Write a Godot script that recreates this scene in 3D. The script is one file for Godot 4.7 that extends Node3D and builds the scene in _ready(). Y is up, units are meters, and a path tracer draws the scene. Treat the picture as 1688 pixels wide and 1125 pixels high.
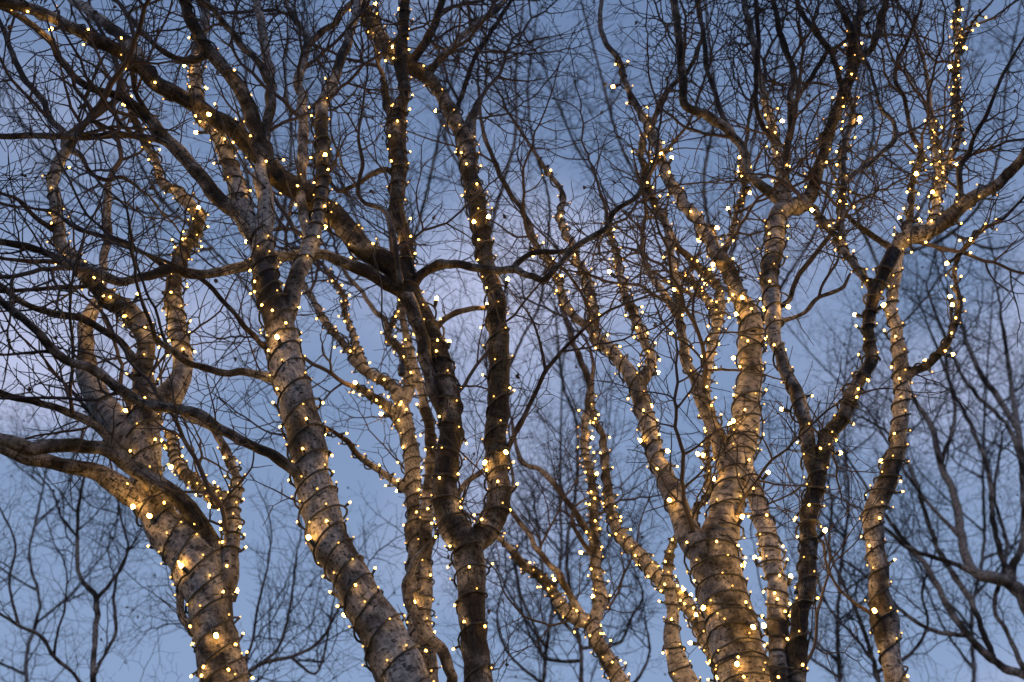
extends Node3D
# Bare birches and alders wound with warm light strings, seen from the ground at dusk.

const BULB_ENERGY := 0.0023
const BULB_GLOW := 22.0
const WARM := Color(1.0, 0.71, 0.31)

var rng := RandomNumberGenerator.new()
var noise := FastNoiseLite.new()
var bark_pale: StandardMaterial3D
var bark_rough: StandardMaterial3D
var twig_bark: StandardMaterial3D
var cable_mat: StandardMaterial3D
var socket_mat: StandardMaterial3D
var glow_mats: Array[StandardMaterial3D] = []
var bulb_mesh: ArrayMesh
var socket_mesh: ArrayMesh
var tree: Node3D
var tree_at := Vector3.ZERO
var tree_twigs := 1.0
var tree_slim := 1.0
var twig_tube: Tube
var cone_tube: Tube
var path_p := PackedVector3Array()
var path_r := PackedFloat32Array()
var control_at := PackedInt32Array()
var bulbs := 0
var branches := 0
var twig_triangles := 0
var all_triangles := 0


class Tube:
	var v := PackedVector3Array()
	var n := PackedVector3Array()
	var uv := PackedVector2Array()
	var c := PackedColorArray()
	var idx := PackedInt32Array()
	var ring_cos := {}

	func circle(sides: int) -> PackedVector2Array:
		if not ring_cos.has(sides):
			var a := PackedVector2Array()
			for k in sides + 1:
				a.append(Vector2(cos(TAU * k / sides), sin(TAU * k / sides)))
			ring_cos[sides] = a
		return ring_cos[sides]

	# a tube along p with radii r; lumps bulges the surface, tint(position, radius) gives a vertex its bark colour
	func sweep(p: PackedVector3Array, r: PackedFloat32Array, sides: int, tint: Callable, lumps: FastNoiseLite = null, v_scale := 1.6, cap := true) -> void:
		var count := p.size()
		if count < 2:
			return
		var ring := circle(sides)
		var first := v.size()
		var t := (p[1] - p[0]).normalized()
		var side := t.cross(Vector3.UP if absf(t.y) < 0.9 else Vector3.RIGHT).normalized()
		var along := 0.0
		var wraps := maxf(1.0, roundf(TAU * r[0] / 0.32))
		var flat_tint := Color.WHITE
		for i in count:
			if i > 0:
				along += p[i].distance_to(p[i - 1])
				var nt := (p[mini(i + 1, count - 1)] - p[i - 1]).normalized()
				side = (side - nt * side.dot(nt)).normalized()
				t = nt
			var other := t.cross(side)
			if lumps == null:
				flat_tint = tint.call(p[i], r[i])
			for k in sides + 1:
				var e := ring[k]
				var d := side * e.x + other * e.y
				var rr := r[i]
				var q := p[i] + d * rr
				if lumps:
					var bump := 1.0 + 0.12 * lumps.get_noise_3dv(q * 5.0) + 0.08 * lumps.get_noise_3dv(q * 14.0)
					q = p[i] + d * rr * bump
					c.append(tint.call(q, rr))
				else:
					c.append(flat_tint)
				v.append(q)
				n.append(d)
				uv.append(Vector2(wraps * k / sides, along * v_scale))
		var w := sides + 1
		for i in count - 1:
			var a := first + i * w
			for k in sides:
				var b := a + k
				idx.append(b); idx.append(b + w); idx.append(b + 1)
				idx.append(b + 1); idx.append(b + w); idx.append(b + w + 1)
		if cap:
			var centre := v.size()
			var last := first + (count - 1) * w
			v.append(p[count - 1] + t * r[count - 1] * 0.5)
			n.append(t); uv.append(Vector2(0.5, along * v_scale)); c.append(c[last])
			for k in sides:
				idx.append(last + k); idx.append(centre); idx.append(last + k + 1)

	# a small closed spindle
	func spindle(at: Vector3, axis: Vector3, half: float, fat: float, colour: Color) -> void:
		var s := axis.cross(Vector3.UP if absf(axis.y) < 0.9 else Vector3.RIGHT).normalized()
		var o := axis.cross(s)
		var first := v.size()
		for level in [[-1.0, 0.0], [-0.45, 0.9], [0.35, 0.8], [1.0, 0.0]]:
			for k in 6:
				var d: Vector3 = s * cos(TAU * k / 6) + o * sin(TAU * k / 6)
				v.append(at + axis * half * level[0] + d * fat * level[1])
				n.append((d + axis * level[0]).normalized()); uv.append(Vector2(k / 6.0, level[0])); c.append(colour)
		for i in 3:
			for k in 6:
				var b := first + i * 6 + k
				var e := first + i * 6 + (k + 1) % 6
				idx.append(b); idx.append(b + 6); idx.append(e)
				idx.append(e); idx.append(b + 6); idx.append(e + 6)

	func mesh() -> ArrayMesh:
		var m := ArrayMesh.new()
		if v.is_empty():
			return m
		var a := []
		a.resize(Mesh.ARRAY_MAX)
		a[Mesh.ARRAY_VERTEX] = v
		a[Mesh.ARRAY_NORMAL] = n
		a[Mesh.ARRAY_TEX_UV] = uv
		a[Mesh.ARRAY_COLOR] = c
		a[Mesh.ARRAY_INDEX] = idx
		m.add_surface_from_arrays(Mesh.PRIMITIVE_TRIANGLES, a)
		return m


func _ready():
	rng.seed = 20417
	# ---- camera: on the ground, looking up
	var cam := Camera3D.new()
	cam.name = "camera"
	var lens := CameraAttributesPhysical.new()
	lens.frustum_focal_length = 12.0 / tan(deg_to_rad(15.0))
	lens.frustum_near = 0.1
	lens.frustum_far = 900.0
	lens.frustum_focus_distance = 7.0
	lens.exposure_aperture = 1.65
	cam.attributes = lens
	cam.fov = 30.0
	cam.far = 900.0
	add_child(cam)
	cam.position = Vector3(0, 1.6, 0)
	cam.rotation_degrees = Vector3(30, 0, 0)
	cam.current = true
	# ---- dusk sky
	var e := Environment.new()
	e.background_mode = Environment.BG_SKY
	e.sky = Sky.new()
	var sm := PanoramaSkyMaterial.new()
	sm.panorama = ImageTexture.create_from_image(dusk_sky())
	e.sky.sky_material = sm
	e.background_energy_multiplier = 1.14
	e.tonemap_mode = Environment.TONE_MAPPER_LINEAR
	e.tonemap_exposure = 1.0
	e.sdfgi_enabled = true
	e.ssao_enabled = true
	e.ssil_enabled = true
	var we := WorldEnvironment.new()
	we.name = "dusk"
	we.environment = e
	add_child(we)
	# the last light after sunset, low behind the viewer
	var sun := DirectionalLight3D.new()
	sun.name = "afterglow"
	sun.light_color = Color(1.0, 0.86, 0.82)
	sun.light_energy = 0.06
	sun.light_angular_distance = 40.0
	sun.shadow_enabled = true
	sun.rotation_degrees = Vector3(-14, 25, 0)
	add_child(sun)

	noise.seed = 5
	noise.noise_type = FastNoiseLite.TYPE_SIMPLEX_SMOOTH
	noise.frequency = 1.0
	noise.fractal_type = FastNoiseLite.FRACTAL_NONE
	make_materials()
	make_ground()
	build_tree_a()
	build_tree_b()
	build_tree_c()
	build_tree_d()
	build_tree_e()
	build_tree_k()
	build_tree_f()
	build_tree_g()
	build_tree_h()
	build_tree_p()
	build_tree_q()
	build_tree_s()
	build_tree_t()
	build_tree_u()
	build_tree_v()
	build_tree_w()
	build_tree_x()
	build_tree_y()
	build_tree_z()
	build_tree_m()
	build_tree_o()
	build_tree_r()
	build_tree_j()
	hang_cable(Vector3(-0.742, 5.380, -5.600), Vector3(-0.591, 4.923, -6.000))
	print("bulbs ", bulbs, " branches ", branches, " triangles ", all_triangles)


func dusk_sky() -> Image:
	var w := 512
	var h := 256
	var im := Image.create(w, h, false, Image.FORMAT_RGBF)
	var cloud := FastNoiseLite.new()
	cloud.seed = 5014
	cloud.frequency = 1.0
	cloud.noise_type = FastNoiseLite.TYPE_SIMPLEX_SMOOTH
	cloud.fractal_octaves = 2
	cloud.fractal_gain = 0.45
	for y in h:
		var el := (0.5 - (y + 0.5) / h) * PI
		var low := clampf(1.0 - sin(maxf(el, 0.0)) / 0.85, 0.0, 1.0)
		var base := Color(0.112, 0.176, 0.335).lerp(Color(0.278, 0.385, 0.590), low)
		for x in w:
			var az := (x + 0.5) / w * TAU
			var d := Vector3(sin(az) * cos(el), sin(el), -cos(az) * cos(el))
			var n := cloud.get_noise_3d(d.x * 1.9, d.y * 3.4, d.z * 1.9)
			var veil := smoothstep(0.0, 0.62, n)
			var col := base.lerp(Color(0.47, 0.51, 0.72), veil)
			im.set_pixel(x, y, col if el > 0 else Color(0.05, 0.055, 0.065))
	return im


func field(seed_value: int, w: int, h: int, freq: float, octaves := 3, type := FastNoiseLite.TYPE_SIMPLEX_SMOOTH) -> PackedByteArray:
	var f := FastNoiseLite.new()
	f.seed = seed_value
	f.frequency = freq
	f.noise_type = type
	f.fractal_octaves = octaves
	var im := f.get_seamless_image(w, h)
	im.convert(Image.FORMAT_L8)
	return im.get_data()


func stretched(seed_value: int, w: int, h: int, to_w: int, to_h: int, freq: float, octaves := 2) -> PackedByteArray:
	var f := FastNoiseLite.new()
	f.seed = seed_value
	f.frequency = freq
	f.noise_type = FastNoiseLite.TYPE_SIMPLEX_SMOOTH
	f.fractal_octaves = octaves
	var im := f.get_seamless_image(w, h)
	im.convert(Image.FORMAT_L8)
	im.resize(to_w, to_h, Image.INTERPOLATE_CUBIC)
	return im.get_data()


# bark: [colour image, relief image]; lenticels run round the stem, cracks along it
func bark_images(rough: float, seed_value: int) -> Array:
	var w := 512
	var h := 1024
	var blotch := field(seed_value, w, h, 0.012, 4)
	var grain := field(seed_value + 1, w, h, 0.11, 3)
	var lent := stretched(seed_value + 2, 40, 512, w, h, 0.07, 3)
	var wrinkle := stretched(seed_value + 3, 48, h, w, h, 0.09, 3)
	var scar := stretched(seed_value + 5, 96, 420, w, h, 0.035, 4)
	var crack := stretched(seed_value + 4, w, 160, w, h, 0.06, 3)
	var col := PackedByteArray()
	var rel := PackedByteArray()
	col.resize(w * h * 3)
	rel.resize(w * h)
	for i in w * h:
		var b := blotch[i] / 255.0
		var g := grain[i] / 255.0
		var l := smoothstep(0.745, 0.82, lent[i] / 255.0 + 0.10 * (b - 0.5))
		var k := wrinkle[i] / 255.0
		var c := smoothstep(0.62, 0.78, crack[i] / 255.0)
		var s := smoothstep(0.66, 0.72, scar[i] / 255.0)
		var t := 0.82 + 0.50 * (b - 0.5) + 0.34 * (g - 0.5) + 0.30 * (k - 0.5) - 0.46 * l * (1.0 - 0.5 * rough) - 0.30 * s - (0.10 + 0.5 * rough) * c
		t = clampf(t, 0.08, 1.0)
		var warm := 0.03 * (b - 0.5)
		col[i * 3] = int(255.0 * clampf(t + warm, 0.0, 1.0))
		col[i * 3 + 1] = int(255.0 * clampf(t, 0.0, 1.0))
		col[i * 3 + 2] = int(255.0 * clampf(t - warm, 0.0, 1.0))
		rel[i] = int(255.0 * clampf(0.5 + 0.35 * (k - 0.5) + 0.3 * (g - 0.5) + 0.25 * (b - 0.5) + 0.25 * l - 0.5 * rough * c, 0.0, 1.0))
	return [Image.create_from_data(w, h, false, Image.FORMAT_RGB8, col), Image.create_from_data(w, h, false, Image.FORMAT_L8, rel)]


func bark_material(rough: float, seed_value: int, relief: float) -> StandardMaterial3D:
	var im := bark_images(rough, seed_value)
	var m := StandardMaterial3D.new()
	m.albedo_texture = ImageTexture.create_from_image(im[0])
	m.heightmap_enabled = true
	m.heightmap_texture = ImageTexture.create_from_image(im[1])
	m.heightmap_scale = relief
	m.vertex_color_use_as_albedo = true
	m.roughness = 0.72
	m.metallic_specular = 0.35
	return m


func make_materials():
	bark_pale = bark_material(0.15, 21, 0.5)
	bark_rough = bark_material(0.9, 57, 1.0)
	twig_bark = StandardMaterial3D.new()
	twig_bark.vertex_color_use_as_albedo = true
	twig_bark.roughness = 0.7
	cable_mat = StandardMaterial3D.new()
	cable_mat.albedo_color = Color(0.012, 0.012, 0.013).linear_to_srgb()
	cable_mat.roughness = 0.55
	socket_mat = StandardMaterial3D.new()
	socket_mat.albedo_color = Color(0.015, 0.015, 0.016).linear_to_srgb()
	socket_mat.roughness = 0.4
	for k in [0.12, 0.6, 3.0]:
		var m := StandardMaterial3D.new()
		m.albedo_color = Color(0.9, 0.85, 0.7)
		m.emission_enabled = true
		m.emission = WARM
		m.emission_energy_multiplier = BULB_GLOW * k
		m.roughness = 0.3
		glow_mats.append(m)
	# LED: a round-nosed cap on a short cylinder; socket: a waisted black sleeve. Both along +y, cable end at the origin
	bulb_mesh = lathe([Vector2(0.0036, 0.018), Vector2(0.0047, 0.020), Vector2(0.0053, 0.024), Vector2(0.0048, 0.028), Vector2(0.0030, 0.0310), Vector2(0.0, 0.0320)], 8)
	socket_mesh = lathe([Vector2(0.0, -0.004), Vector2(0.0048, -0.003), Vector2(0.0048, 0.005), Vector2(0.0060, 0.008), Vector2(0.0060, 0.018), Vector2(0.0046, 0.0205), Vector2(0.0, 0.021)], 8)


func lathe(profile: Array, sides: int) -> ArrayMesh:
	var st := SurfaceTool.new()
	st.begin(Mesh.PRIMITIVE_TRIANGLES)
	st.set_smooth_group(0)
	for i in profile.size() - 1:
		var a: Vector2 = profile[i]
		var b: Vector2 = profile[i + 1]
		for k in sides:
			var d0 := Vector3(cos(TAU * k / sides), 0, sin(TAU * k / sides))
			var d1 := Vector3(cos(TAU * (k + 1) / sides), 0, sin(TAU * (k + 1) / sides))
			var q := [d0 * a.x + Vector3.UP * a.y, d1 * a.x + Vector3.UP * a.y, d0 * b.x + Vector3.UP * b.y, d1 * b.x + Vector3.UP * b.y]
			for j in [0, 1, 2, 1, 3, 2]:
				st.add_vertex(q[j])
	st.generate_normals()
	return st.commit()


func make_ground():
	var grass := StandardMaterial3D.new()
	var f := NoiseTexture2D.new()
	f.width = 512
	f.height = 512
	f.seamless = true
	var fn := FastNoiseLite.new()
	fn.seed = 3
	fn.frequency = 0.03
	f.noise = fn
	var ramp := Gradient.new()
	ramp.set_color(0, Color(0.045, 0.06, 0.025).linear_to_srgb())
	ramp.set_color(1, Color(0.10, 0.095, 0.05).linear_to_srgb())
	f.color_ramp = ramp
	grass.albedo_texture = f
	grass.uv1_triplanar = true
	grass.uv1_world_triplanar = true
	grass.uv1_scale = Vector3(0.3, 0.3, 0.3)
	grass.roughness = 1.0
	var pm := PlaneMesh.new()
	pm.size = Vector2(1600, 1600)
	var g := MeshInstance3D.new()
	g.name = "ground"
	g.mesh = pm
	g.material_override = grass
	g.set_meta("kind", "structure")
	g.set_meta("label", "winter lawn under the trees")
	add_child(g)


func part(called: String, m: Mesh, mat: Material, parent: Node3D) -> MeshInstance3D:
	var o := MeshInstance3D.new()
	o.name = called
	o.mesh = m
	if called != "bulb" and called != "socket":
		all_triangles += (m as ArrayMesh).surface_get_array_index_len(0) / 3
	o.material_override = mat
	parent.add_child(o, true)
	return o


func start_tree(label: String, group: String, at: Vector3, twigs: float, slim: float):
	tree = Node3D.new()
	tree.name = "tree" if get_node_or_null("tree") == null else "tree_%03d" % tree_count()
	tree.set_meta("label", label)
	tree.set_meta("category", "tree")
	tree.set_meta("group", group)
	add_child(tree)
	tree.position = at
	tree_at = at
	tree_twigs = twigs
	tree_slim = slim
	twig_tube = Tube.new()
	cone_tube = Tube.new()


func tree_count() -> int:
	var k := 0
	for o in get_children():
		if o.name.begins_with("tree"):
			k += 1
	return k


func end_tree():
	twig_triangles += twig_tube.idx.size() / 3
	var o := part("twigs", twig_tube.mesh(), twig_bark, tree)
	o.set_meta("kind", "stuff")
	if cone_tube.v.size():
		var s := part("seed_cones", cone_tube.mesh(), twig_bark, tree)
		s.set_meta("kind", "stuff")


var limb_dark := 0.3
var root_dark := 0.3
var root_at := Vector3.ZERO
var root_reach := 0.1

func bark_tint(p: Vector3, r: float) -> Color:
	p += tree_at
	var own := lerpf(root_dark, limb_dark, smoothstep(0.25, 1.0, (p - root_at).length() / root_reach))
	var k := clampf(own * 1.15 - 0.05 + 1.15 * noise.get_noise_3d(p.x * 2.4, p.y * 1.6, p.z * 2.4) * (1.0 - 0.6 * own) + 0.6 * noise.get_noise_3d(p.x * 11.0, p.y * 8.0, p.z * 11.0), 0.0, 1.0)
	k = k * k * (3.0 - 2.0 * k)
	var moss := clampf(noise.get_noise_3dv(p * 4.0 + Vector3(40, 0, 0)) * 1.6 - 0.2, 0.0, 1.0)
	var c := Color(0.48, 0.44, 0.41).lerp(Color(0.038, 0.030, 0.024), k).lerp(Color(0.12, 0.098, 0.05), moss * 0.6 * k)
	return c.lerp(Color(0.065, 0.048, 0.043), clampf((0.026 - r) / 0.018, 0.0, 1.0) * 0.8)


func twig_tint(_p: Vector3, r: float) -> Color:
	return Color(0.022, 0.016, 0.016).lerp(Color(0.060, 0.046, 0.042), clampf((r - 0.003) / 0.012, 0.0, 1.0))


# one traced limb: x, y, z, radius of its control points, in world metres
func limb(called: String, dark: float, from_dark: float, twigginess: float, numbers: Array):
	limb_dark = dark
	root_dark = from_dark
	root_at = Vector3(numbers[0], numbers[1], numbers[2])
	root_reach = maxf(0.08, numbers[3] * 6.0)
	var cp: Array[Vector4] = []
	for i in numbers.size() / 4:
		cp.append(Vector4(numbers[i * 4] - tree_at.x, numbers[i * 4 + 1] - tree_at.y, numbers[i * 4 + 2] - tree_at.z, numbers[i * 4 + 3]))
	path_p = PackedVector3Array()
	path_r = PackedFloat32Array()
	control_at = PackedInt32Array()
	var last := cp.size() - 1
	for i in last:
		control_at.append(path_p.size())
		var a := cp[maxi(i - 1, 0)]
		var b := cp[i]
		var c := cp[i + 1]
		var d := cp[mini(i + 2, last)]
		var gap := Vector3(c.x - b.x, c.y - b.y, c.z - b.z).length()
		var steps := maxi(1, int(gap / clampf(b.w * 0.85, 0.018, 0.05)))
		for k in steps:
			var q := catmull(a, b, c, d, float(k) / steps)
			path_p.append(Vector3(q.x, q.y, q.z))
			path_r.append(maxf(q.w, 0.002))
	control_at.append(path_p.size())
	path_p.append(Vector3(cp[last].x, cp[last].y, cp[last].z))
	path_r.append(cp[last].w)
	# crooked growth, a flared foot
	var flare := 0.0
	var foot := path_r[0]
	var knots: Array[Vector3] = []
	var long := 0.0
	for i in range(1, path_p.size()):
		long += path_p[i].distance_to(path_p[i - 1])
	for k in int(long * 2.2):
		knots.append(Vector3(rng.randf() * long, rng.randf_range(0.03, 0.16) * (1.0 if foot < 0.05 else 0.35), rng.randf_range(0.5, 1.4)))
	for i in path_p.size():
		if i > 0:
			flare += path_p[i].distance_to(path_p[i - 1])
		if called == "limb":
			path_r[i] *= (1.0 + 0.28 * exp(-flare / maxf(2.2 * foot, 0.012))) * sqrt(clampf(0.10 + flare / (1.3 * foot), 0.0, 1.0))
		for k in knots:
			var off := (flare - k.x) / (k.z * maxf(path_r[i], 0.008))
			if absf(off) < 2.5:
				path_r[i] *= 1.0 + k.y * exp(-off * off * 2.0)
		var p := path_p[i]
		var bend := minf(0.012, path_r[i] * 0.4) * minf(1.0, flare * 6.0)
		path_p[i] = p + Vector3(noise.get_noise_3dv(p * 6.0), noise.get_noise_3dv(p * 6.0 + Vector3(9, 0, 0)), noise.get_noise_3dv(p * 6.0 + Vector3(0, 9, 0))) * bend
	var big := path_r[0]
	var tube := Tube.new()
	tube.sweep(path_p, path_r, 18 if big > 0.07 else 12 if big > 0.03 else 8, bark_tint, noise)
	part(called, tube.mesh(), bark_rough if dark > 0.5 else bark_pale, tree)
	sprout(twigginess)


func catmull(a: Vector4, b: Vector4, c: Vector4, d: Vector4, t: float) -> Vector4:
	return 0.5 * (2.0 * b + (c - a) * t + (2.0 * a - 5.0 * b + 4.0 * c - d) * t * t + (3.0 * b - a - 3.0 * c + d) * t * t * t)


func random_unit() -> Vector3:
	return Vector3(rng.randfn(), rng.randfn(), rng.randfn()).normalized()


# side branches along the current limb, and its growing tip
func sprout(amount: float):
	var wait := rng.randf_range(0.05, 0.3)
	var count := path_p.size()
	for i in range(1, count - 1):
		wait -= path_p[i].distance_to(path_p[i - 1])
		if wait > 0.0:
			continue
		var r := path_r[i]
		var per_metre := (0.3 if r > 0.06 else 1.8 if r > 0.035 else 4.9) * amount * tree_twigs
		wait = rng.randf_range(0.4, 1.6) / maxf(per_metre, 0.01)
		if r > 0.06 and rng.randf() < 0.5:
			continue
		var t := (path_p[i + 1] - path_p[i - 1]).normalized()
		var out := random_unit()
		out = (out - t * out.dot(t)).normalized()
		var dir := (out * rng.randf_range(0.7, 1.3) + t * 0.75 + Vector3.UP * 0.15).normalized()
		if rng.randf() < 0.36:
			var br := minf(r * 0.6, rng.randf_range(0.008, 0.0165) * tree_slim)
			grow(path_p[i] + out * r * 0.6, dir, br, rng.randf_range(0.7, 1.1) + br * 50.0 / tree_slim, 0)
		else:
			var br := minf(r * 0.5, rng.randf_range(0.0035, 0.0065) * tree_slim)
			grow(path_p[i] + out * r * 0.6, dir, br, rng.randf_range(0.25, 0.75), 0)
	var td := (path_p[count - 1] - path_p[count - 2]).normalized()
	if path_r[count - 1] < 0.05 and amount > 0.35:
		grow(path_p[count - 1], td, path_r[count - 1] * 0.9, rng.randf_range(0.7, 1.3) + path_r[count - 1] * 25.0, 0)


func grow(at: Vector3, dir: Vector3, r: float, length: float, level: int):
	var step: float = [0.050, 0.042, 0.036][level]
	var n := maxi(3, int(length / step))
	var p := PackedVector3Array([at])
	var rr := PackedFloat32Array([r * 1.15])
	var d := dir
	var wander: float = [0.11, 0.15, 0.17][level]
	var side := random_unit()
	var next := rng.randi_range(1, 3)
	var lift := rng.randf_range(-0.02, 0.07)
	var curl := random_unit() * rng.randf_range(0.0, 0.045)
	var thin := maxf(0.0019 * tree_slim, r * [0.22, 0.35, 0.55][level])
	for i in n:
		if rng.randf() < 0.16:
			curl = random_unit() * rng.randf_range(0.0, 0.06)
		d = (d + d.cross(curl) * 1.3 + random_unit() * wander + Vector3.UP * lift).normalized()
		at += d * step
		p.append(at)
		var ri := lerpf(r, thin, (i + 1.0) / n)
		rr.append(ri)
		next -= 1
		if next <= 0 and level < 2 and i < n - 1:
			next = rng.randi_range(1, 3) if level == 0 else rng.randi_range(2, 4)
			side = (-side + random_unit() * 0.7)
			side = (side - d * side.dot(d)).normalized()
			var cd := (d * rng.randf_range(0.5, 1.0) + side).normalized()
			d = (d - side * rng.randf_range(0.15, 0.5)).normalized()
			var rest := length * (1.0 - 0.6 * i / n)
			grow(at, cd, maxf(ri * rng.randf_range(0.55, 0.85), 0.0027 * tree_slim), clampf(rest * rng.randf_range(0.25, 0.6), 0.05, 0.6), level + 1)
	if level == 0:
		var tube := Tube.new()
		tube.sweep(p, rr, 5, twig_tint)
		part("branch", tube.mesh(), twig_bark, tree)
		branches += 1
	else:
		twig_tube.sweep(p, rr, 3, twig_tint, null, 1.6, false)
	if level == 1 and rng.randf() < 0.06:
		for k in rng.randi_range(2, 4):
			cone_tube.spindle(at + random_unit() * 0.008 + Vector3.DOWN * 0.006, (random_unit() + Vector3.DOWN).normalized(), 0.012, 0.008, Color(0.030, 0.022, 0.019))


# a light string wound round the current limb
func wind(label: String, from: float, to: float, pitch: float, spacing: float, hand: int, skip: int):
	var a0 := control_at[mini(skip, control_at.size() - 1)]
	var b0 := path_p.size() - 1
	var i0 := a0 + int((b0 - a0) * from)
	var i1 := a0 + int((b0 - a0) * to)
	if i1 - i0 < 3:
		return
	var home := path_p[i0]
	var s := Node3D.new()
	var k := 0
	while get_node_or_null("light_string" if k == 0 else "light_string_%03d" % k) != null:
		k += 1
	s.name = "light_string" if k == 0 else "light_string_%03d" % k
	s.set_meta("label", label)
	s.set_meta("category", "string lights")
	s.set_meta("group", "warm white light strings wound round the trees")
	add_child(s)
	s.position = tree_at + home
	# the helix
	var t := (path_p[i0 + 1] - path_p[i0]).normalized()
	var n := t.cross(Vector3.UP if absf(t.y) < 0.9 else Vector3.RIGHT).normalized()
	var phase := rng.randf() * TAU
	var cp := PackedVector3Array()
	var cr := PackedFloat32Array()
	var outs := PackedVector3Array()
	var ts := PackedVector3Array()
	var loose := rng.randf() * 50.0
	for i in range(i0, i1):
		var nt := (path_p[mini(i + 1, b0)] - path_p[maxi(i - 1, 0)]).normalized()
		n = (n - nt * n.dot(nt)).normalized()
		var b := nt.cross(n)
		var seg := path_p[i + 1] - path_p[i]
		var turn := TAU * seg.length() / (pitch * (clampf(1.0 + 0.6 * noise.get_noise_1d(loose + i * 0.05), 0.68, 1.7))) * hand
		var sub := maxi(1, int(absf(turn) / 0.35))
		for j in sub:
			var f := float(j) / sub
			var ang := phase + turn * f
			var slant := 0.32 * path_r[i] * sin(ang + loose)
			var o := n * cos(ang) + b * sin(ang)
			var sag := 0.005 + maxf(0.0, noise.get_noise_1d(loose + 300.0 + (i + f) * 0.2) - 0.1) * 0.022
			cp.append(path_p[i] + seg * f + o * (lerpf(path_r[i], path_r[i + 1], f) * 1.03 + sag) + nt * slant - home)
			cr.append(0.0060)
			outs.append(o)
			ts.append(nt)
		phase += turn
	var cable := Tube.new()
	cable.sweep(cp, cr, 5, func(_p, _r): return Color.WHITE)
	part("cable", cable.mesh(), cable_mat, s)
	# the bulbs
	var wait := spacing * rng.randf()
	for i in range(1, cp.size() - 1):
		wait -= cp[i].distance_to(cp[i - 1])
		if wait > 0.0:
			continue
		wait += spacing * 1.3 * rng.randf_range(0.7, 1.35)
		var run := (cp[i + 1] - cp[i - 1]).normalized()
		var axis := (outs[i] * (rng.randf_range(0.08, 0.5) if rng.randf() < 0.84 else rng.randf_range(0.6, 1.4)) + ts[i] * rng.randf_range(0.35, 1.0) * (1.0 if rng.randf() < 0.65 else -1.0) + run * rng.randf_range(-0.4, 0.4)).normalized()
		var x := axis.cross(Vector3.RIGHT if absf(axis.x) < 0.9 else Vector3.FORWARD).normalized()
		var bright := 2 if rng.randf() < 0.085 else 0 if rng.randf() < 0.55 else 1
		var bulb := part("bulb", bulb_mesh, glow_mats[bright], s)
		bulb.transform = Transform3D(Basis(x, axis, x.cross(axis)).scaled(Vector3.ONE * [0.8, 1.15, 1.95][bright]), cp[i] + outs[i] * 0.004)
		part("socket", socket_mesh, socket_mat, bulb)
		var lamp := OmniLight3D.new()
		lamp.name = "bulb_light"
		lamp.light_color = Color(1.0, 0.80, 0.52)
		lamp.light_energy = BULB_ENERGY * [0.55, 1.1, 4.6][bright]
		lamp.light_size = 0.006
		lamp.omni_range = 6.0
		lamp.omni_attenuation = 2.0
		lamp.shadow_enabled = true
		lamp.position = Vector3(0, 0.025, 0)
		bulb.add_child(lamp, true)
		bulbs += 1


# the black feed cable that hangs loose across the tree and ends in a connector box
func hang_cable(from: Vector3, to: Vector3):
	var o := Node3D.new()
	o.name = "power_cable"
	o.set_meta("label", "loose black feed cable with a connector box hanging beside the dark tree's left stem")
	o.set_meta("category", "cable")
	add_child(o)
	o.position = to
	var p := PackedVector3Array()
	var r := PackedFloat32Array()
	for i in 41:
		var f := i / 40.0
		var q := from.lerp(to, f) - to
		q.y -= 0.10 * sin(PI * f)
		q.x += 0.02 * sin(f * 9.0)
		p.append(q)
		r.append(0.0045)
	var tube := Tube.new()
	tube.sweep(p, r, 6, func(_p, _r): return Color.WHITE)
	part("cable", tube.mesh(), cable_mat, o)
	var box := part("connector_box", lathe([Vector2(0.0, -0.075), Vector2(0.017, -0.073), Vector2(0.021, -0.066), Vector2(0.021, -0.012), Vector2(0.016, -0.004), Vector2(0.009, 0.0), Vector2(0.008, 0.02), Vector2(0.0, 0.021)], 10), socket_mat, o)
	part("locking_ring", lathe([Vector2(0.0205, -0.045), Vector2(0.0245, -0.043), Vector2(0.0245, -0.035), Vector2(0.0205, -0.033)], 12), socket_mat, box)


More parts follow.
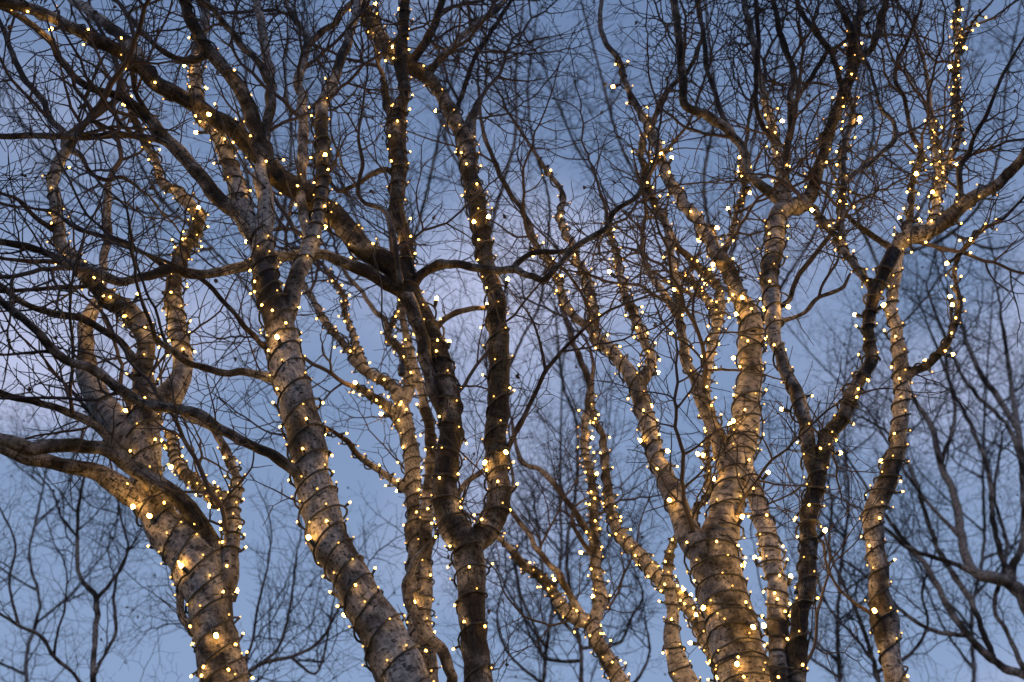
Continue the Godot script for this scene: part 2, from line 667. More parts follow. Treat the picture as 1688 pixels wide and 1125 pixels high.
func build_tree_a():
	start_tree("lit pale tree furthest left, leaning left, with dark unlit boughs reaching left", "bare lit trees in the foreground", Vector3(-0.911, 0, -6), 0.68, 1.0)
	limb("trunk", 0.25, 0.25, 0, [-0.911,0,-6,0.196, -0.952,0.809,-6,0.145, -1.031,1.675,-6,0.134, -1.157,2.455,-6,0.125, -1.263,2.888,-6,0.12, -1.341,3.137,-6,0.115, -1.374,3.251,-6,0.111, -1.426,3.426,-6,0.101, -1.488,3.652,-6,0.106, -1.556,3.792,-6,0.113, -1.677,3.919,-6,0.105, -1.78,4.049,-6,0.092, -1.862,4.215,-6,0.087, -1.896,4.385,-6,0.08, -1.927,4.513,-6,0.083, -1.915,4.673,-6,0.081])
	wind("warm light string round the thick leaning trunk furthest left", 0.05, 1, 0.125, 0.085, 1, 4)
	limb("limb", 0.3, 0.25, 0.6, [-1.413,3.622,-6,0.064, -1.398,3.794,-6.004,0.048, -1.402,4.011,-6.013,0.037, -1.42,4.124,-6.023,0.035, -1.409,4.23,-6.035,0.026, -1.444,4.328,-6.049,0.022, -1.508,4.457,-6.065,0.021, -1.589,4.571,-6.082,0.018, -1.732,4.652,-6.1,0.015])
	wind("warm light string round the slim upright stem right of the leftmost trunk", 0.1, 0.62, 0.085, 0.09, 1, 0)
	limb("limb", 0.3, 0.3, 0.3, [-1.417,4.107,-6.021,0.035, -1.48,4.149,-6.034,0.035, -1.556,4.196,-6.059,0.032, -1.678,4.289,-6.092,0.03, -1.767,4.399,-6.13,0.027, -1.815,4.518,-6.173,0.024, -1.867,4.624,-6.221,0.019])
	wind("warm light string round the short curling stem right of the leftmost trunk, densely lit", 0.05, 1, 0.06, 0.065, -1, 0)
	limb("limb", 0.45, 0.25, 1, [-1.915,4.673,-6,0.075, -1.95,4.772,-5.994,0.058, -1.971,4.876,-5.982,0.05, -1.982,4.998,-5.967,0.049, -2.009,5.101,-5.949,0.056, -2.083,5.192,-5.928,0.053, -2.2,5.279,-5.906,0.047, -2.307,5.37,-5.881,0.041, -2.464,5.552,-5.855,0.038, -2.517,5.655,-5.827,0.035, -2.544,5.778,-5.798,0.032, -2.587,5.944,-5.766,0.029, -2.564,6.078,-5.734,0.035, -2.515,6.15,-5.7,0.026])
	wind("warm light string round the left stem above the leftmost tree's high fork", 0.05, 0.95, 0.11, 0.1, 1, 0)
	limb("limb", 0.3, 0.25, 1, [-1.915,4.673,-6,0.075, -1.819,4.741,-6.005,0.067, -1.783,4.848,-6.013,0.055, -1.806,5.03,-6.024,0.047, -1.866,5.231,-6.037,0.049, -1.91,5.439,-6.052,0.048, -1.906,5.613,-6.069,0.044, -1.87,5.763,-6.087,0.043, -1.832,5.927,-6.106,0.04, -1.914,6.09,-6.127,0.037, -2.099,6.255,-6.148,0.026, -2.17,6.433,-6.171,0.023, -2.258,6.569,-6.195,0.021, -2.371,6.782,-6.22,0.02, -2.509,7.138,-6.246,0.016, -2.641,7.438,-6.272,0.015, -2.827,7.789,-6.3,0.011])
	wind("warm light string round the right stem above the leftmost tree's high fork", 0.05, 0.63, 0.085, 0.085, -1, 0)
	limb("limb", 0.1, 0.25, 0.5, [-1.913,4.419,-6,0.08, -2.048,4.538,-6.014,0.072, -2.187,4.704,-6.039,0.064, -2.288,4.868,-6.071,0.062, -2.347,5.014,-6.11,0.05, -2.383,5.155,-6.153,0.045, -2.402,5.33,-6.201,0.042, -2.38,5.525,-6.254,0.033, -2.431,5.816,-6.31,0.025, -2.45,6.01,-6.37,0.026, -2.527,6.315,-6.433,0.025, -2.562,6.54,-6.5,0.022])
	limb("limb", 0.7, 0.25, 0.6, [-1.818,4.098,-6,0.072, -1.932,4.16,-5.966,0.061, -2.079,4.229,-5.904,0.046, -2.179,4.236,-5.823,0.04, -2.328,4.225,-5.728,0.037, -2.423,4.215,-5.62,0.033, -2.567,4.264,-5.5,0.027])
	limb("limb", 0.75, 0.25, 0.5, [-1.496,3.674,-6,0.056, -1.482,3.803,-5.986,0.048, -1.497,3.895,-5.961,0.042, -1.555,3.987,-5.928,0.041, -1.641,4.062,-5.89,0.043, -1.704,4.115,-5.846,0.047, -1.798,4.159,-5.798,0.039, -1.881,4.207,-5.745,0.038, -1.93,4.233,-5.688,0.039, -2.005,4.251,-5.628,0.036, -2.086,4.231,-5.565,0.034, -2.161,4.193,-5.498,0.033, -2.232,4.15,-5.428,0.035, -2.289,4.134,-5.355,0.032, -2.346,4.129,-5.279,0.029, -2.461,4.149,-5.2,0.023])
	limb("limb", 0.4, 0.25, 0.3, [-1.473,3.426,-6,0.027, -1.556,3.486,-6,0.023, -1.597,3.531,-6,0.019, -1.62,3.622,-6,0.017, -1.636,3.674,-6,0.01])
	limb("limb", 0.6, 0.45, 1, [-2.529,6.143,-5.707,0.029, -2.573,6.287,-5.723,0.02, -2.676,6.401,-5.753,0.018, -2.766,6.576,-5.791,0.02, -2.916,6.775,-5.836,0.019, -3.067,7.03,-5.888,0.017, -3.194,7.285,-5.945,0.016, -3.347,7.554,-6.007,0.015])
	limb("limb", 0.7, 0.45, 1, [-2.515,6.15,-5.7,0.026, -2.441,6.112,-5.718,0.015, -2.377,6.017,-5.751,0.013, -2.306,5.998,-5.793,0.013, -2.235,6.054,-5.843,0.011, -2.172,6.041,-5.9,0.008])
	limb("limb", 0.7, 0.45, 1.2, [-2.005,4.91,-5.977,0.028, -2.052,4.956,-5.959,0.023, -2.097,5.008,-5.925,0.021, -2.18,5.054,-5.881,0.021, -2.279,5.094,-5.829,0.021, -2.356,5.082,-5.77,0.02, -2.496,5.087,-5.705,0.018, -2.561,5.099,-5.634,0.018, -2.646,5.137,-5.558,0.016, -2.756,5.203,-5.477,0.013])
	limb("limb", 0.7, 0.25, 1, [-1.944,4.333,-6,0.029, -2.096,4.461,-5.978,0.022, -2.161,4.519,-5.939,0.022, -2.246,4.556,-5.888,0.021, -2.337,4.571,-5.827,0.019, -2.471,4.577,-5.759,0.017, -2.577,4.579,-5.683,0.016, -2.673,4.597,-5.6,0.013])
	limb("limb", 0.7, 0.45, 1.2, [-2.289,5.36,-5.884,0.016, -2.352,5.329,-5.866,0.012, -2.446,5.3,-5.833,0.014, -2.622,5.262,-5.791,0.012, -2.727,5.222,-5.741,0.011, -2.836,5.224,-5.684,0.009])
	limb("limb", 0.7, 0.45, 1.2, [-2.307,5.37,-5.881,0.022, -2.405,5.44,-5.837,0.017, -2.476,5.417,-5.755,0.014, -2.577,5.355,-5.649,0.012, -2.665,5.29,-5.524,0.01, -2.731,5.251,-5.381,0.009])
	limb("limb", 0.7, 0.45, 1.3, [-2.517,5.655,-5.827,0.016, -2.638,5.722,-5.777,0.013, -2.72,5.78,-5.686,0.011, -2.771,5.741,-5.567,0.009, -2.812,5.709,-5.427,0.008])
	end_tree()


func build_tree_b():
	start_tree("lit tree with the broad dark-stained trunk leaning left, second from the left", "bare lit trees in the foreground", Vector3(0.179, 0, -5.774), 0.85, 1.0)
	limb("trunk", 0.38, 0.38, 0.15, [0.179,0,-5.774,0.214, 0.116,0.797,-5.777,0.158, -0.004,1.65,-5.783,0.147, -0.195,2.418,-5.792,0.137, -0.355,2.845,-5.8,0.131, -0.485,3.114,-5.806,0.122, -0.546,3.283,-5.812,0.11, -0.63,3.429,-5.819,0.101, -0.718,3.569,-5.825,0.092, -0.813,3.731,-5.831,0.09, -0.87,3.825,-5.837,0.091, -0.935,3.985,-5.844,0.098, -1.007,4.198,-5.85,0.094, -1.034,4.335,-5.856,0.095, -1.071,4.519,-5.862,0.097, -1.144,4.698,-5.869,0.089, -1.217,4.945,-5.875,0.088, -1.27,5.156,-5.881,0.083, -1.331,5.334,-5.888,0.072, -1.371,5.538,-5.894,0.063, -1.399,5.706,-5.9,0.061])
	wind("warm light string round the broad dark-stained trunk second from the left", 0.06, 1, 0.15, 0.095, 1, 4)
	limb("limb", 0.35, 0.38, 1, [-1.397,5.685,-5.899,0.061, -1.404,5.88,-5.909,0.049, -1.454,6.117,-5.926,0.04, -1.468,6.326,-5.949,0.034, -1.474,6.499,-5.975,0.032, -1.471,6.76,-6.005,0.035, -1.492,6.954,-6.039,0.032, -1.543,7.152,-6.075,0.029, -1.609,7.447,-6.114,0.028, -1.701,7.783,-6.156,0.025, -1.774,8.023,-6.199,0.021])
	limb("limb", 0.6, 0.35, 1, [-1.49,6.914,-6.032,0.03, -1.566,7.053,-6.021,0.023, -1.619,7.125,-6.002,0.023, -1.684,7.177,-5.976,0.023, -1.797,7.322,-5.946,0.022, -1.869,7.407,-5.911,0.02, -1.979,7.5,-5.873,0.018, -2.047,7.589,-5.832,0.014])
	limb("limb", 0.2, 0.38, 0.9, [-1.406,5.642,-5.897,0.061, -1.481,5.765,-5.907,0.052, -1.537,5.87,-5.925,0.049, -1.615,6.102,-5.947,0.05, -1.696,6.337,-5.974,0.047, -1.784,6.518,-6.005,0.041, -1.892,6.654,-6.038,0.038, -1.964,6.903,-6.075,0.039, -2.019,7.188,-6.115,0.036, -2.006,7.487,-6.157,0.033, -2.034,7.801,-6.201,0.03, -2.084,8.073,-6.247,0.027])
	wind("warm light string round the upper left stem of the second trunk from the left", 0.05, 0.6, 0.12, 0.095, -1, 0)
	limb("limb", 0.3, 0.38, 0.9, [-1.241,5.059,-5.878,0.061, -1.216,5.206,-5.887,0.053, -1.2,5.371,-5.902,0.049, -1.163,5.537,-5.922,0.048, -1.133,5.676,-5.946,0.045, -1.117,5.905,-5.974,0.039, -1.116,6.221,-6.004,0.042, -1.159,6.549,-6.036,0.041, -1.165,6.816,-6.071,0.039, -1.12,7.016,-6.109,0.034, -1.079,7.306,-6.148,0.033, -1.046,7.519,-6.189,0.03, -1.03,7.833,-6.233,0.027, -1.035,8.104,-6.278,0.023])
	wind("warm light string round the upper right stem of the second trunk from the left", 0.1, 0.55, 0.13, 0.095, 1, 0)
	limb("limb", 0.3, 0.3, 0.9, [-1.157,5.546,-5.925,0.038, -1.161,5.693,-5.941,0.029, -1.203,5.904,-5.971,0.03, -1.236,6.15,-6.01,0.03, -1.26,6.49,-6.056,0.031, -1.308,6.849,-6.109,0.03, -1.35,7.068,-6.167,0.031, -1.349,7.371,-6.229,0.03, -1.359,7.525,-6.297,0.026, -1.416,7.701,-6.369,0.023, -1.552,7.999,-6.445,0.02, -1.646,8.301,-6.525,0.016])
	limb("limb", 0.6, 0.3, 1, [-1.352,7.417,-6.25,0.026, -1.288,7.558,-6.287,0.023, -1.201,7.749,-6.356,0.021, -1.105,8.016,-6.445,0.02, -1.05,8.326,-6.55,0.016])
	limb("limb", 0.8, 0.38, 0.9, [-1.423,5.642,-5.897,0.057, -1.505,5.799,-5.884,0.048, -1.641,5.895,-5.86,0.044, -1.769,6.042,-5.828,0.042, -1.961,6.245,-5.791,0.039, -2.115,6.42,-5.748,0.033, -2.204,6.485,-5.701,0.03, -2.3,6.509,-5.65,0.026, -2.411,6.497,-5.595,0.024, -2.492,6.523,-5.537,0.023, -2.567,6.604,-5.475,0.023, -2.622,6.695,-5.41,0.021, -2.725,6.755,-5.342,0.019, -2.818,6.778,-5.271,0.018, -2.956,6.797,-5.197,0.014])
	limb("limb", 0.7, 0.8, 1.3, [-1.933,6.212,-5.794,0.026, -2.028,6.266,-5.767,0.02, -2.234,6.261,-5.717,0.02, -2.435,6.191,-5.653,0.018, -2.629,6.146,-5.577,0.017, -2.81,6.071,-5.49,0.016, -2.894,6.002,-5.394,0.014])
	limb("limb", 0.8, 0.8, 1.2, [-2.089,6.396,-5.757,0.023, -2.153,6.498,-5.743,0.017, -2.207,6.591,-5.718,0.015, -2.25,6.749,-5.686,0.013, -2.343,6.856,-5.648,0.012, -2.451,6.935,-5.604,0.01, -2.521,7.01,-5.557,0.008])
	limb("limb", 0.7, 0.38, 0.8, [-0.902,3.937,-5.842,0.033, -0.961,4.042,-5.828,0.028, -1.015,4.128,-5.802,0.027, -1.059,4.168,-5.768,0.027, -1.18,4.258,-5.728,0.027, -1.328,4.313,-5.682,0.027, -1.421,4.351,-5.632,0.027, -1.534,4.4,-5.578,0.027, -1.653,4.414,-5.519,0.025, -1.785,4.411,-5.457,0.027, -1.867,4.436,-5.391,0.027, -1.932,4.474,-5.321,0.024, -2,4.49,-5.249,0.023, -2.08,4.491,-5.173,0.023, -2.148,4.533,-5.095,0.021, -2.206,4.583,-5.013,0.02, -2.329,4.651,-4.929,0.018, -2.416,4.687,-4.842,0.015])
	limb("limb", 0.7, 0.7, 1, [-2.075,4.495,-5.181,0.013, -2.151,4.513,-5.143,0.009, -2.232,4.464,-5.075,0.008, -2.287,4.408,-4.986,0.006, -2.307,4.355,-4.881,0.005])
	limb("limb", 0.7, 0.38, 0.9, [-1.224,4.75,-5.871,0.03, -1.268,4.757,-5.845,0.025, -1.396,4.757,-5.797,0.022, -1.484,4.727,-5.736,0.02, -1.573,4.719,-5.663,0.019, -1.634,4.708,-5.581,0.017, -1.687,4.716,-5.49,0.016, -1.742,4.721,-5.39,0.014, -1.737,4.727,-5.284,0.011, -1.757,4.777,-5.171,0.01])
	limb("limb", 0.7, 0.38, 0.7, [-1.24,4.908,-5.874,0.018, -1.324,4.951,-5.853,0.015, -1.369,4.995,-5.813,0.015, -1.418,5.028,-5.762,0.015, -1.524,5.141,-5.702,0.014, -1.628,5.222,-5.633,0.013, -1.718,5.237,-5.557,0.012, -1.794,5.239,-5.474,0.01])
	end_tree()


func build_tree_c():
	start_tree("dark mossy tree in the middle, its trunk forking into two tall black stems", "bare lit trees in the foreground", Vector3(0.002, 0, -6.3), 0.9, 1.0)
	limb("trunk", 0.6, 0.6, 0, [0.002,0,-6.3,0.134, -0.014,0.827,-6.3,0.099, -0.043,1.712,-6.3,0.092, -0.09,2.509,-6.3,0.086, -0.129,2.952,-6.3,0.082, -0.155,3.184,-6.3,0.076, -0.169,3.333,-6.3,0.072, -0.196,3.548,-6.3,0.069, -0.212,3.794,-6.3,0.073, -0.231,3.975,-6.3,0.08, -0.261,4.052,-6.3,0.078])
	wind("warm light string round the short dark trunk below the V fork", 0.1, 1, 0.19, 0.11, 1, 4)
	limb("limb", 0.85, 0.6, 0.2, [-0.231,3.975,-6.3,0.077, -0.293,4.081,-6.297,0.075, -0.351,4.209,-6.291,0.07, -0.354,4.338,-6.284,0.067, -0.347,4.465,-6.275,0.065, -0.339,4.69,-6.265,0.062, -0.367,4.909,-6.254,0.066, -0.416,5.095,-6.241,0.064, -0.487,5.326,-6.228,0.058, -0.553,5.439,-6.215,0.054, -0.616,5.553,-6.2,0.053])
	wind("warm light string round the left black stem of the V-forked dark tree", 0.05, 1, 0.17, 0.1, -1, 0)
	limb("limb", 0.8, 0.85, 0.2, [-0.336,4.564,-6.271,0.037, -0.372,4.722,-6.256,0.037, -0.432,4.877,-6.228,0.036, -0.472,5.029,-6.193,0.038, -0.498,5.161,-6.151,0.038, -0.54,5.29,-6.103,0.042, -0.599,5.402,-6.051,0.042])
	limb("limb", 0.9, 0.85, 0.5, [-0.615,5.522,-6.203,0.053, -0.625,5.674,-6.205,0.045, -0.624,5.821,-6.209,0.042, -0.664,5.99,-6.214,0.042, -0.686,6.15,-6.22,0.046, -0.69,6.314,-6.227,0.049, -0.702,6.553,-6.234,0.053, -0.734,6.752,-6.242,0.061, -0.696,6.906,-6.251,0.043, -0.689,7.1,-6.261,0.038, -0.713,7.278,-6.27,0.041, -0.724,7.515,-6.281,0.038, -0.721,7.797,-6.292,0.034, -0.731,8.13,-6.303,0.031])
	wind("warm light string round the black vertical stem high above the dark tree's left fork", 0.02, 0.98, 0.17, 0.1, 1, 0)
	limb("limb", 0.9, 0.9, 0.6, [-0.725,6.727,-6.242,0.043, -0.766,6.881,-6.28,0.036, -0.817,7.092,-6.35,0.028, -0.861,7.327,-6.442,0.021])
	limb("limb", 0.85, 0.85, 0.5, [-0.601,5.515,-6.204,0.059, -0.664,5.631,-6.191,0.066, -0.754,5.707,-6.167,0.066, -0.897,5.797,-6.135,0.066, -1.046,5.973,-6.098,0.069, -1.2,6.065,-6.056,0.069, -1.343,6.149,-6.009,0.067, -1.469,6.289,-5.958,0.062, -1.587,6.381,-5.904,0.057, -1.702,6.456,-5.846,0.054, -1.817,6.51,-5.784,0.05, -1.925,6.547,-5.72,0.047, -2.067,6.593,-5.652,0.045, -2.153,6.655,-5.582,0.043, -2.245,6.694,-5.509,0.043, -2.406,6.749,-5.433,0.039, -2.561,6.78,-5.354,0.036, -2.673,6.78,-5.273,0.034, -2.776,6.753,-5.19,0.032, -2.946,6.75,-5.104,0.028])
	wind("warm light string round the long dark bough slanting to the top left corner", 0.05, 0.97, 0.18, 0.085, 1, 0)
	limb("limb", 0.85, 0.85, 0.8, [-1.443,6.261,-5.969,0.057, -1.49,6.4,-5.955,0.049, -1.559,6.588,-5.931,0.048, -1.636,6.75,-5.9,0.045, -1.758,6.919,-5.862,0.042, -1.894,7.081,-5.82,0.038, -1.981,7.236,-5.774,0.035, -2.022,7.348,-5.723,0.032, -2.041,7.473,-5.669,0.028])
	wind("sparse warm bulbs along the dark bough rising near the top left", 0.25, 0.9, 0.3, 0.2, -1, 0)
	limb("limb", 0.35, 0.85, 0.8, [-2.09,6.604,-5.638,0.04, -2.191,6.781,-5.659,0.037, -2.308,6.949,-5.696,0.036, -2.448,7.128,-5.744,0.035, -2.614,7.299,-5.801,0.032, -2.773,7.477,-5.866,0.029, -2.923,7.698,-5.938,0.026])
	wind("few warm bulbs at the foot of the pale bough in the top left corner", 0, 0.3, 0.3, 0.2, -1, 0)
	limb("limb", 0.7, 0.85, 1, [-1.844,7.008,-5.837,0.024, -1.928,6.935,-5.837,0.021, -2.041,6.959,-5.837,0.019, -2.193,7.067,-5.837,0.017, -2.311,7.217,-5.837,0.018, -2.404,7.334,-5.837,0.016, -2.5,7.463,-5.837,0.014])
	limb("limb", 0.65, 0.85, 0.8, [-0.589,5.485,-6.209,0.043, -0.66,5.535,-6.197,0.041, -0.758,5.57,-6.175,0.038, -0.899,5.635,-6.146,0.035, -1.052,5.688,-6.112,0.031, -1.197,5.687,-6.074,0.031, -1.358,5.63,-6.031,0.029, -1.513,5.542,-5.985,0.03, -1.614,5.469,-5.936,0.029, -1.705,5.418,-5.883,0.028, -1.784,5.402,-5.827,0.028, -1.841,5.391,-5.768,0.028, -1.933,5.308,-5.707,0.027, -2.014,5.225,-5.643,0.025, -2.095,5.189,-5.576,0.025, -2.206,5.216,-5.507,0.024, -2.367,5.243,-5.436,0.02, -2.47,5.257,-5.362,0.019, -2.571,5.234,-5.287,0.017, -2.663,5.225,-5.209,0.014])
	limb("limb", 0.7, 0.65, 1, [-1.797,5.394,-5.815,0.017, -1.897,5.425,-5.802,0.014, -2.024,5.499,-5.777,0.012, -2.176,5.557,-5.744,0.012, -2.371,5.599,-5.706,0.011, -2.494,5.681,-5.663,0.009, -2.576,5.667,-5.615,0.008])
	limb("limb", 0.8, 0.6, 0.45, [-0.228,3.985,-6.3,0.071, -0.15,4.056,-6.302,0.063, -0.1,4.163,-6.305,0.059, -0.071,4.304,-6.31,0.058, -0.086,4.484,-6.316,0.059, -0.081,4.763,-6.322,0.058, -0.072,5.054,-6.328,0.06, -0.084,5.341,-6.336,0.056, -0.1,5.552,-6.344,0.054, -0.13,5.702,-6.352,0.052, -0.171,5.872,-6.361,0.053, -0.201,6.191,-6.371,0.056, -0.266,6.478,-6.381,0.055, -0.289,6.726,-6.391,0.056, -0.355,6.893,-6.402,0.055, -0.44,7.12,-6.413,0.05, -0.545,7.301,-6.424,0.047, -0.642,7.396,-6.436,0.049, -0.769,7.52,-6.448,0.057, -0.88,7.684,-6.461,0.054, -0.961,7.846,-6.473,0.051, -1.053,8.058,-6.487,0.048, -1.131,8.334,-6.5,0.04])
	wind("warm light string round the right tall black stem of the V-forked dark tree", 0.03, 0.98, 0.17, 0.1, 1, 0)
	limb("limb", 0.8, 0.8, 0.5, [-0.3,6.701,-6.39,0.047, -0.272,6.839,-6.409,0.04, -0.26,7.009,-6.444,0.033, -0.216,7.181,-6.49,0.017])
	limb("limb", 0.5, 0.8, 0.8, [-0.57,7.326,-6.428,0.03, -0.534,7.422,-6.441,0.027, -0.454,7.564,-6.466,0.025, -0.295,7.814,-6.498,0.023, -0.165,7.992,-6.536,0.022, -0.068,8.151,-6.58,0.022, 0.048,8.406,-6.628,0.018])
	limb("limb", 0.6, 0.8, 0.6, [-0.339,6.856,-6.399,0.02, -0.359,7.024,-6.42,0.017, -0.325,7.236,-6.457,0.017, -0.25,7.573,-6.505,0.015, -0.151,7.847,-6.563,0.016, -0.004,8.228,-6.628,0.014, 0.07,8.48,-6.699,0.012])
	limb("limb", 0.7, 0.8, 0.8, [-0.705,7.455,-6.442,0.034, -0.628,7.552,-6.442,0.031, -0.578,7.65,-6.442,0.031, -0.537,7.788,-6.442,0.027, -0.516,7.917,-6.442,0.025, -0.479,8.071,-6.442,0.024, -0.449,8.245,-6.442,0.02])
	limb("limb", 0.6, 0.85, 0.45, [-0.613,5.484,-6.207,0.036, -0.574,5.553,-6.2,0.03, -0.54,5.599,-6.187,0.028, -0.47,5.651,-6.17,0.026, -0.411,5.68,-6.15,0.03, -0.293,5.639,-6.128,0.026, -0.187,5.606,-6.102,0.024, -0.083,5.568,-6.075,0.024, 0.021,5.557,-6.046,0.023, 0.113,5.496,-6.015,0.021, 0.179,5.454,-5.982,0.019, 0.247,5.504,-5.947,0.017, 0.336,5.602,-5.911,0.018, 0.416,5.633,-5.873,0.017, 0.528,5.701,-5.834,0.016, 0.572,5.775,-5.793,0.014, 0.69,5.848,-5.751,0.013, 0.738,5.921,-5.707,0.011])
	limb("limb", 0.7, 0.6, 0.5, [-0.003,5.557,-6.052,0.018, 0.041,5.62,-6.061,0.016, 0.125,5.694,-6.077,0.016, 0.231,5.716,-6.098,0.015, 0.337,5.742,-6.123,0.015, 0.411,5.808,-6.152,0.013])
	limb("limb", 0.6, 0.85, 0.3, [-0.443,5.229,-6.234,0.023, -0.419,5.313,-6.26,0.018, -0.341,5.423,-6.31,0.018, -0.253,5.495,-6.373,0.017, -0.158,5.55,-6.448,0.015, -0.051,5.636,-6.534,0.012])
	limb("limb", 0.6, 0.85, 0.2, [-0.309,4.236,-6.29,0.021, -0.281,4.34,-6.352,0.017, -0.237,4.443,-6.466,0.016, -0.151,4.583,-6.614,0.015, -0.05,4.79,-6.79,0.012])
	limb("limb", 0.6, 0.8, 0.5, [-0.053,4.495,-6.316,0.019, -0.02,4.582,-6.309,0.016, 0.064,4.75,-6.296,0.014, 0.115,4.866,-6.28,0.014, 0.19,5.021,-6.261,0.013, 0.305,5.165,-6.239,0.011, 0.399,5.258,-6.216,0.01])
	limb("limb", 0.6, 0.6, 0.5, [0.19,5.021,-6.261,0.01, 0.159,5.216,-6.28,0.008, 0.116,5.386,-6.316,0.007, 0.085,5.475,-6.361,0.005])
	limb("limb", 0.7, 0.9, 0.6, [-0.69,6.314,-6.227,0.021, -0.761,6.427,-6.254,0.018, -0.866,6.427,-6.303,0.016, -0.958,6.41,-6.366,0.014, -1.08,6.405,-6.441,0.014, -1.157,6.541,-6.527,0.013])
	limb("limb", 0.5, 0.8, 0.6, [-0.629,5.466,-6.051,0.019, -0.653,5.622,-6.051,0.016, -0.698,5.853,-6.051,0.015, -0.758,5.982,-6.051,0.015, -0.866,6.026,-6.051,0.013, -0.908,6.136,-6.051,0.013, -0.894,6.316,-6.051,0.012, -0.93,6.5,-6.051,0.01])
	end_tree()


func build_tree_d():
	start_tree("slender pale tree crowded with lights just behind the dark forked tree", "bare lit trees in the foreground", Vector3(-0.264, 0, -7.86), 1.0, 1.0)
	limb("trunk", 0.35, 0.35, 0.2, [-0.264,0,-7.86,0.163, -0.288,0.923,-7.865,0.12, -0.334,1.911,-7.874,0.112, -0.407,2.801,-7.888,0.104, -0.469,3.296,-7.9,0.1, -0.516,3.588,-7.909,0.091, -0.544,3.752,-7.918,0.085, -0.575,3.973,-7.927,0.079, -0.616,4.214,-7.936,0.062, -0.644,4.42,-7.945,0.05, -0.646,4.561,-7.955,0.047, -0.666,4.85,-7.964,0.048, -0.678,5.15,-7.973,0.051, -0.699,5.341,-7.982,0.055, -0.745,5.532,-7.991,0.056, -0.775,5.712,-8,0.052])
	wind("warm light string round the pale slender trunk just behind the dark forked tree", 0.05, 1, 0.127, 0.156, 1, 4)
	limb("limb", 0.45, 0.35, 0.4, [-0.54,3.856,-7.923,0.072, -0.559,4.077,-7.92,0.054, -0.564,4.339,-7.914,0.046, -0.565,4.614,-7.906,0.043, -0.562,4.897,-7.897,0.044, -0.543,5.215,-7.887,0.043, -0.586,5.531,-7.876,0.035, -0.654,5.809,-7.864,0.032, -0.741,6.096,-7.851,0.028, -0.807,6.441,-7.837,0.023, -0.86,6.667,-7.823,0.019])
	wind("warm light string round the thin twin stem pressed against the dark forked tree", 0.02, 0.97, 0.103, 0.144, -1, 0)
	limb("limb", 0.5, 0.35, 0.5, [-0.765,5.688,-7.999,0.048, -0.727,5.887,-8.01,0.041, -0.757,6.057,-8.03,0.039, -0.836,6.212,-8.055,0.031, -0.909,6.302,-8.085,0.025, -0.875,6.483,-8.12,0.021, -0.839,6.613,-8.158,0.019, -0.828,6.828,-8.199,0.017])
	wind("warm light string round the short upright branch behind the dark left stem, tightly clustered", 0.05, 0.95, 0.103, 0.132, 1, 0)
	limb("limb", 0.5, 0.35, 0.7, [-0.774,5.697,-7.999,0.048, -0.851,5.864,-8.012,0.045, -0.988,5.961,-8.037,0.039, -1.129,6.078,-8.068,0.035, -1.204,6.215,-8.105,0.031, -1.336,6.379,-8.147,0.027, -1.448,6.581,-8.194,0.024, -1.546,6.758,-8.245,0.022, -1.628,6.92,-8.299,0.02])
	wind("warm light string round the crooked branch rising left behind the dark forked tree", 0.05, 0.97, 0.103, 0.126, -1, 0)
	limb("limb", 0.5, 0.35, 0.4, [-0.734,5.469,-7.988,0.044, -0.8,5.569,-7.97,0.04, -0.864,5.633,-7.938,0.04, -0.948,5.692,-7.895,0.034, -1.043,5.737,-7.845,0.026, -1.121,5.745,-7.788,0.018])
	wind("tangled bright clump of warm bulbs left of the dark forked tree", 0.2, 0.95, 0.057, 0.074, 1, 0)
	limb("limb", 0.4, 0.5, 0.8, [-1.069,6.036,-8.055,0.029, -1.118,6.169,-8.069,0.025, -1.18,6.348,-8.094,0.023, -1.24,6.524,-8.126,0.021, -1.28,6.724,-8.164,0.019, -1.365,6.877,-8.208,0.017, -1.462,7.042,-8.255,0.015])
	wind("warm light string round the thin twisting branch above the bright clump of bulbs", 0.05, 0.95, 0.081, 0.096, 1, 0)
	limb("limb", 0.4, 0.5, 0.8, [-0.908,6.29,-8.082,0.021, -0.945,6.451,-8.109,0.019, -1.052,6.597,-8.158,0.019, -1.142,6.777,-8.222,0.017, -1.274,6.974,-8.297,0.018, -1.361,7.2,-8.382,0.014])
	limb("limb", 0.4, 0.35, 0.4, [-0.689,5.019,-7.969,0.031, -0.747,5.058,-7.955,0.027, -0.838,5.114,-7.931,0.025, -0.949,5.175,-7.898,0.023, -1.044,5.248,-7.86,0.021, -1.127,5.332,-7.817,0.019, -1.249,5.4,-7.769,0.015])
	wind("warm light string round the thin low branch pointing left between the second and middle trunks", 0.05, 0.98, 0.081, 0.09, 1, 0)
	limb("limb", 0.25, 0.35, 0.2, [-0.449,3.368,-7.902,0.052, -0.379,3.694,-7.886,0.037, -0.403,3.799,-7.857,0.035, -0.457,3.914,-7.82,0.036, -0.544,3.993,-7.775,0.034, -0.609,4.105,-7.725,0.032, -0.661,4.263,-7.669,0.032, -0.633,4.328,-7.609,0.025, -0.582,4.408,-7.544,0.021, -0.505,4.469,-7.475,0.018, -0.457,4.501,-7.402,0.012])
	end_tree()


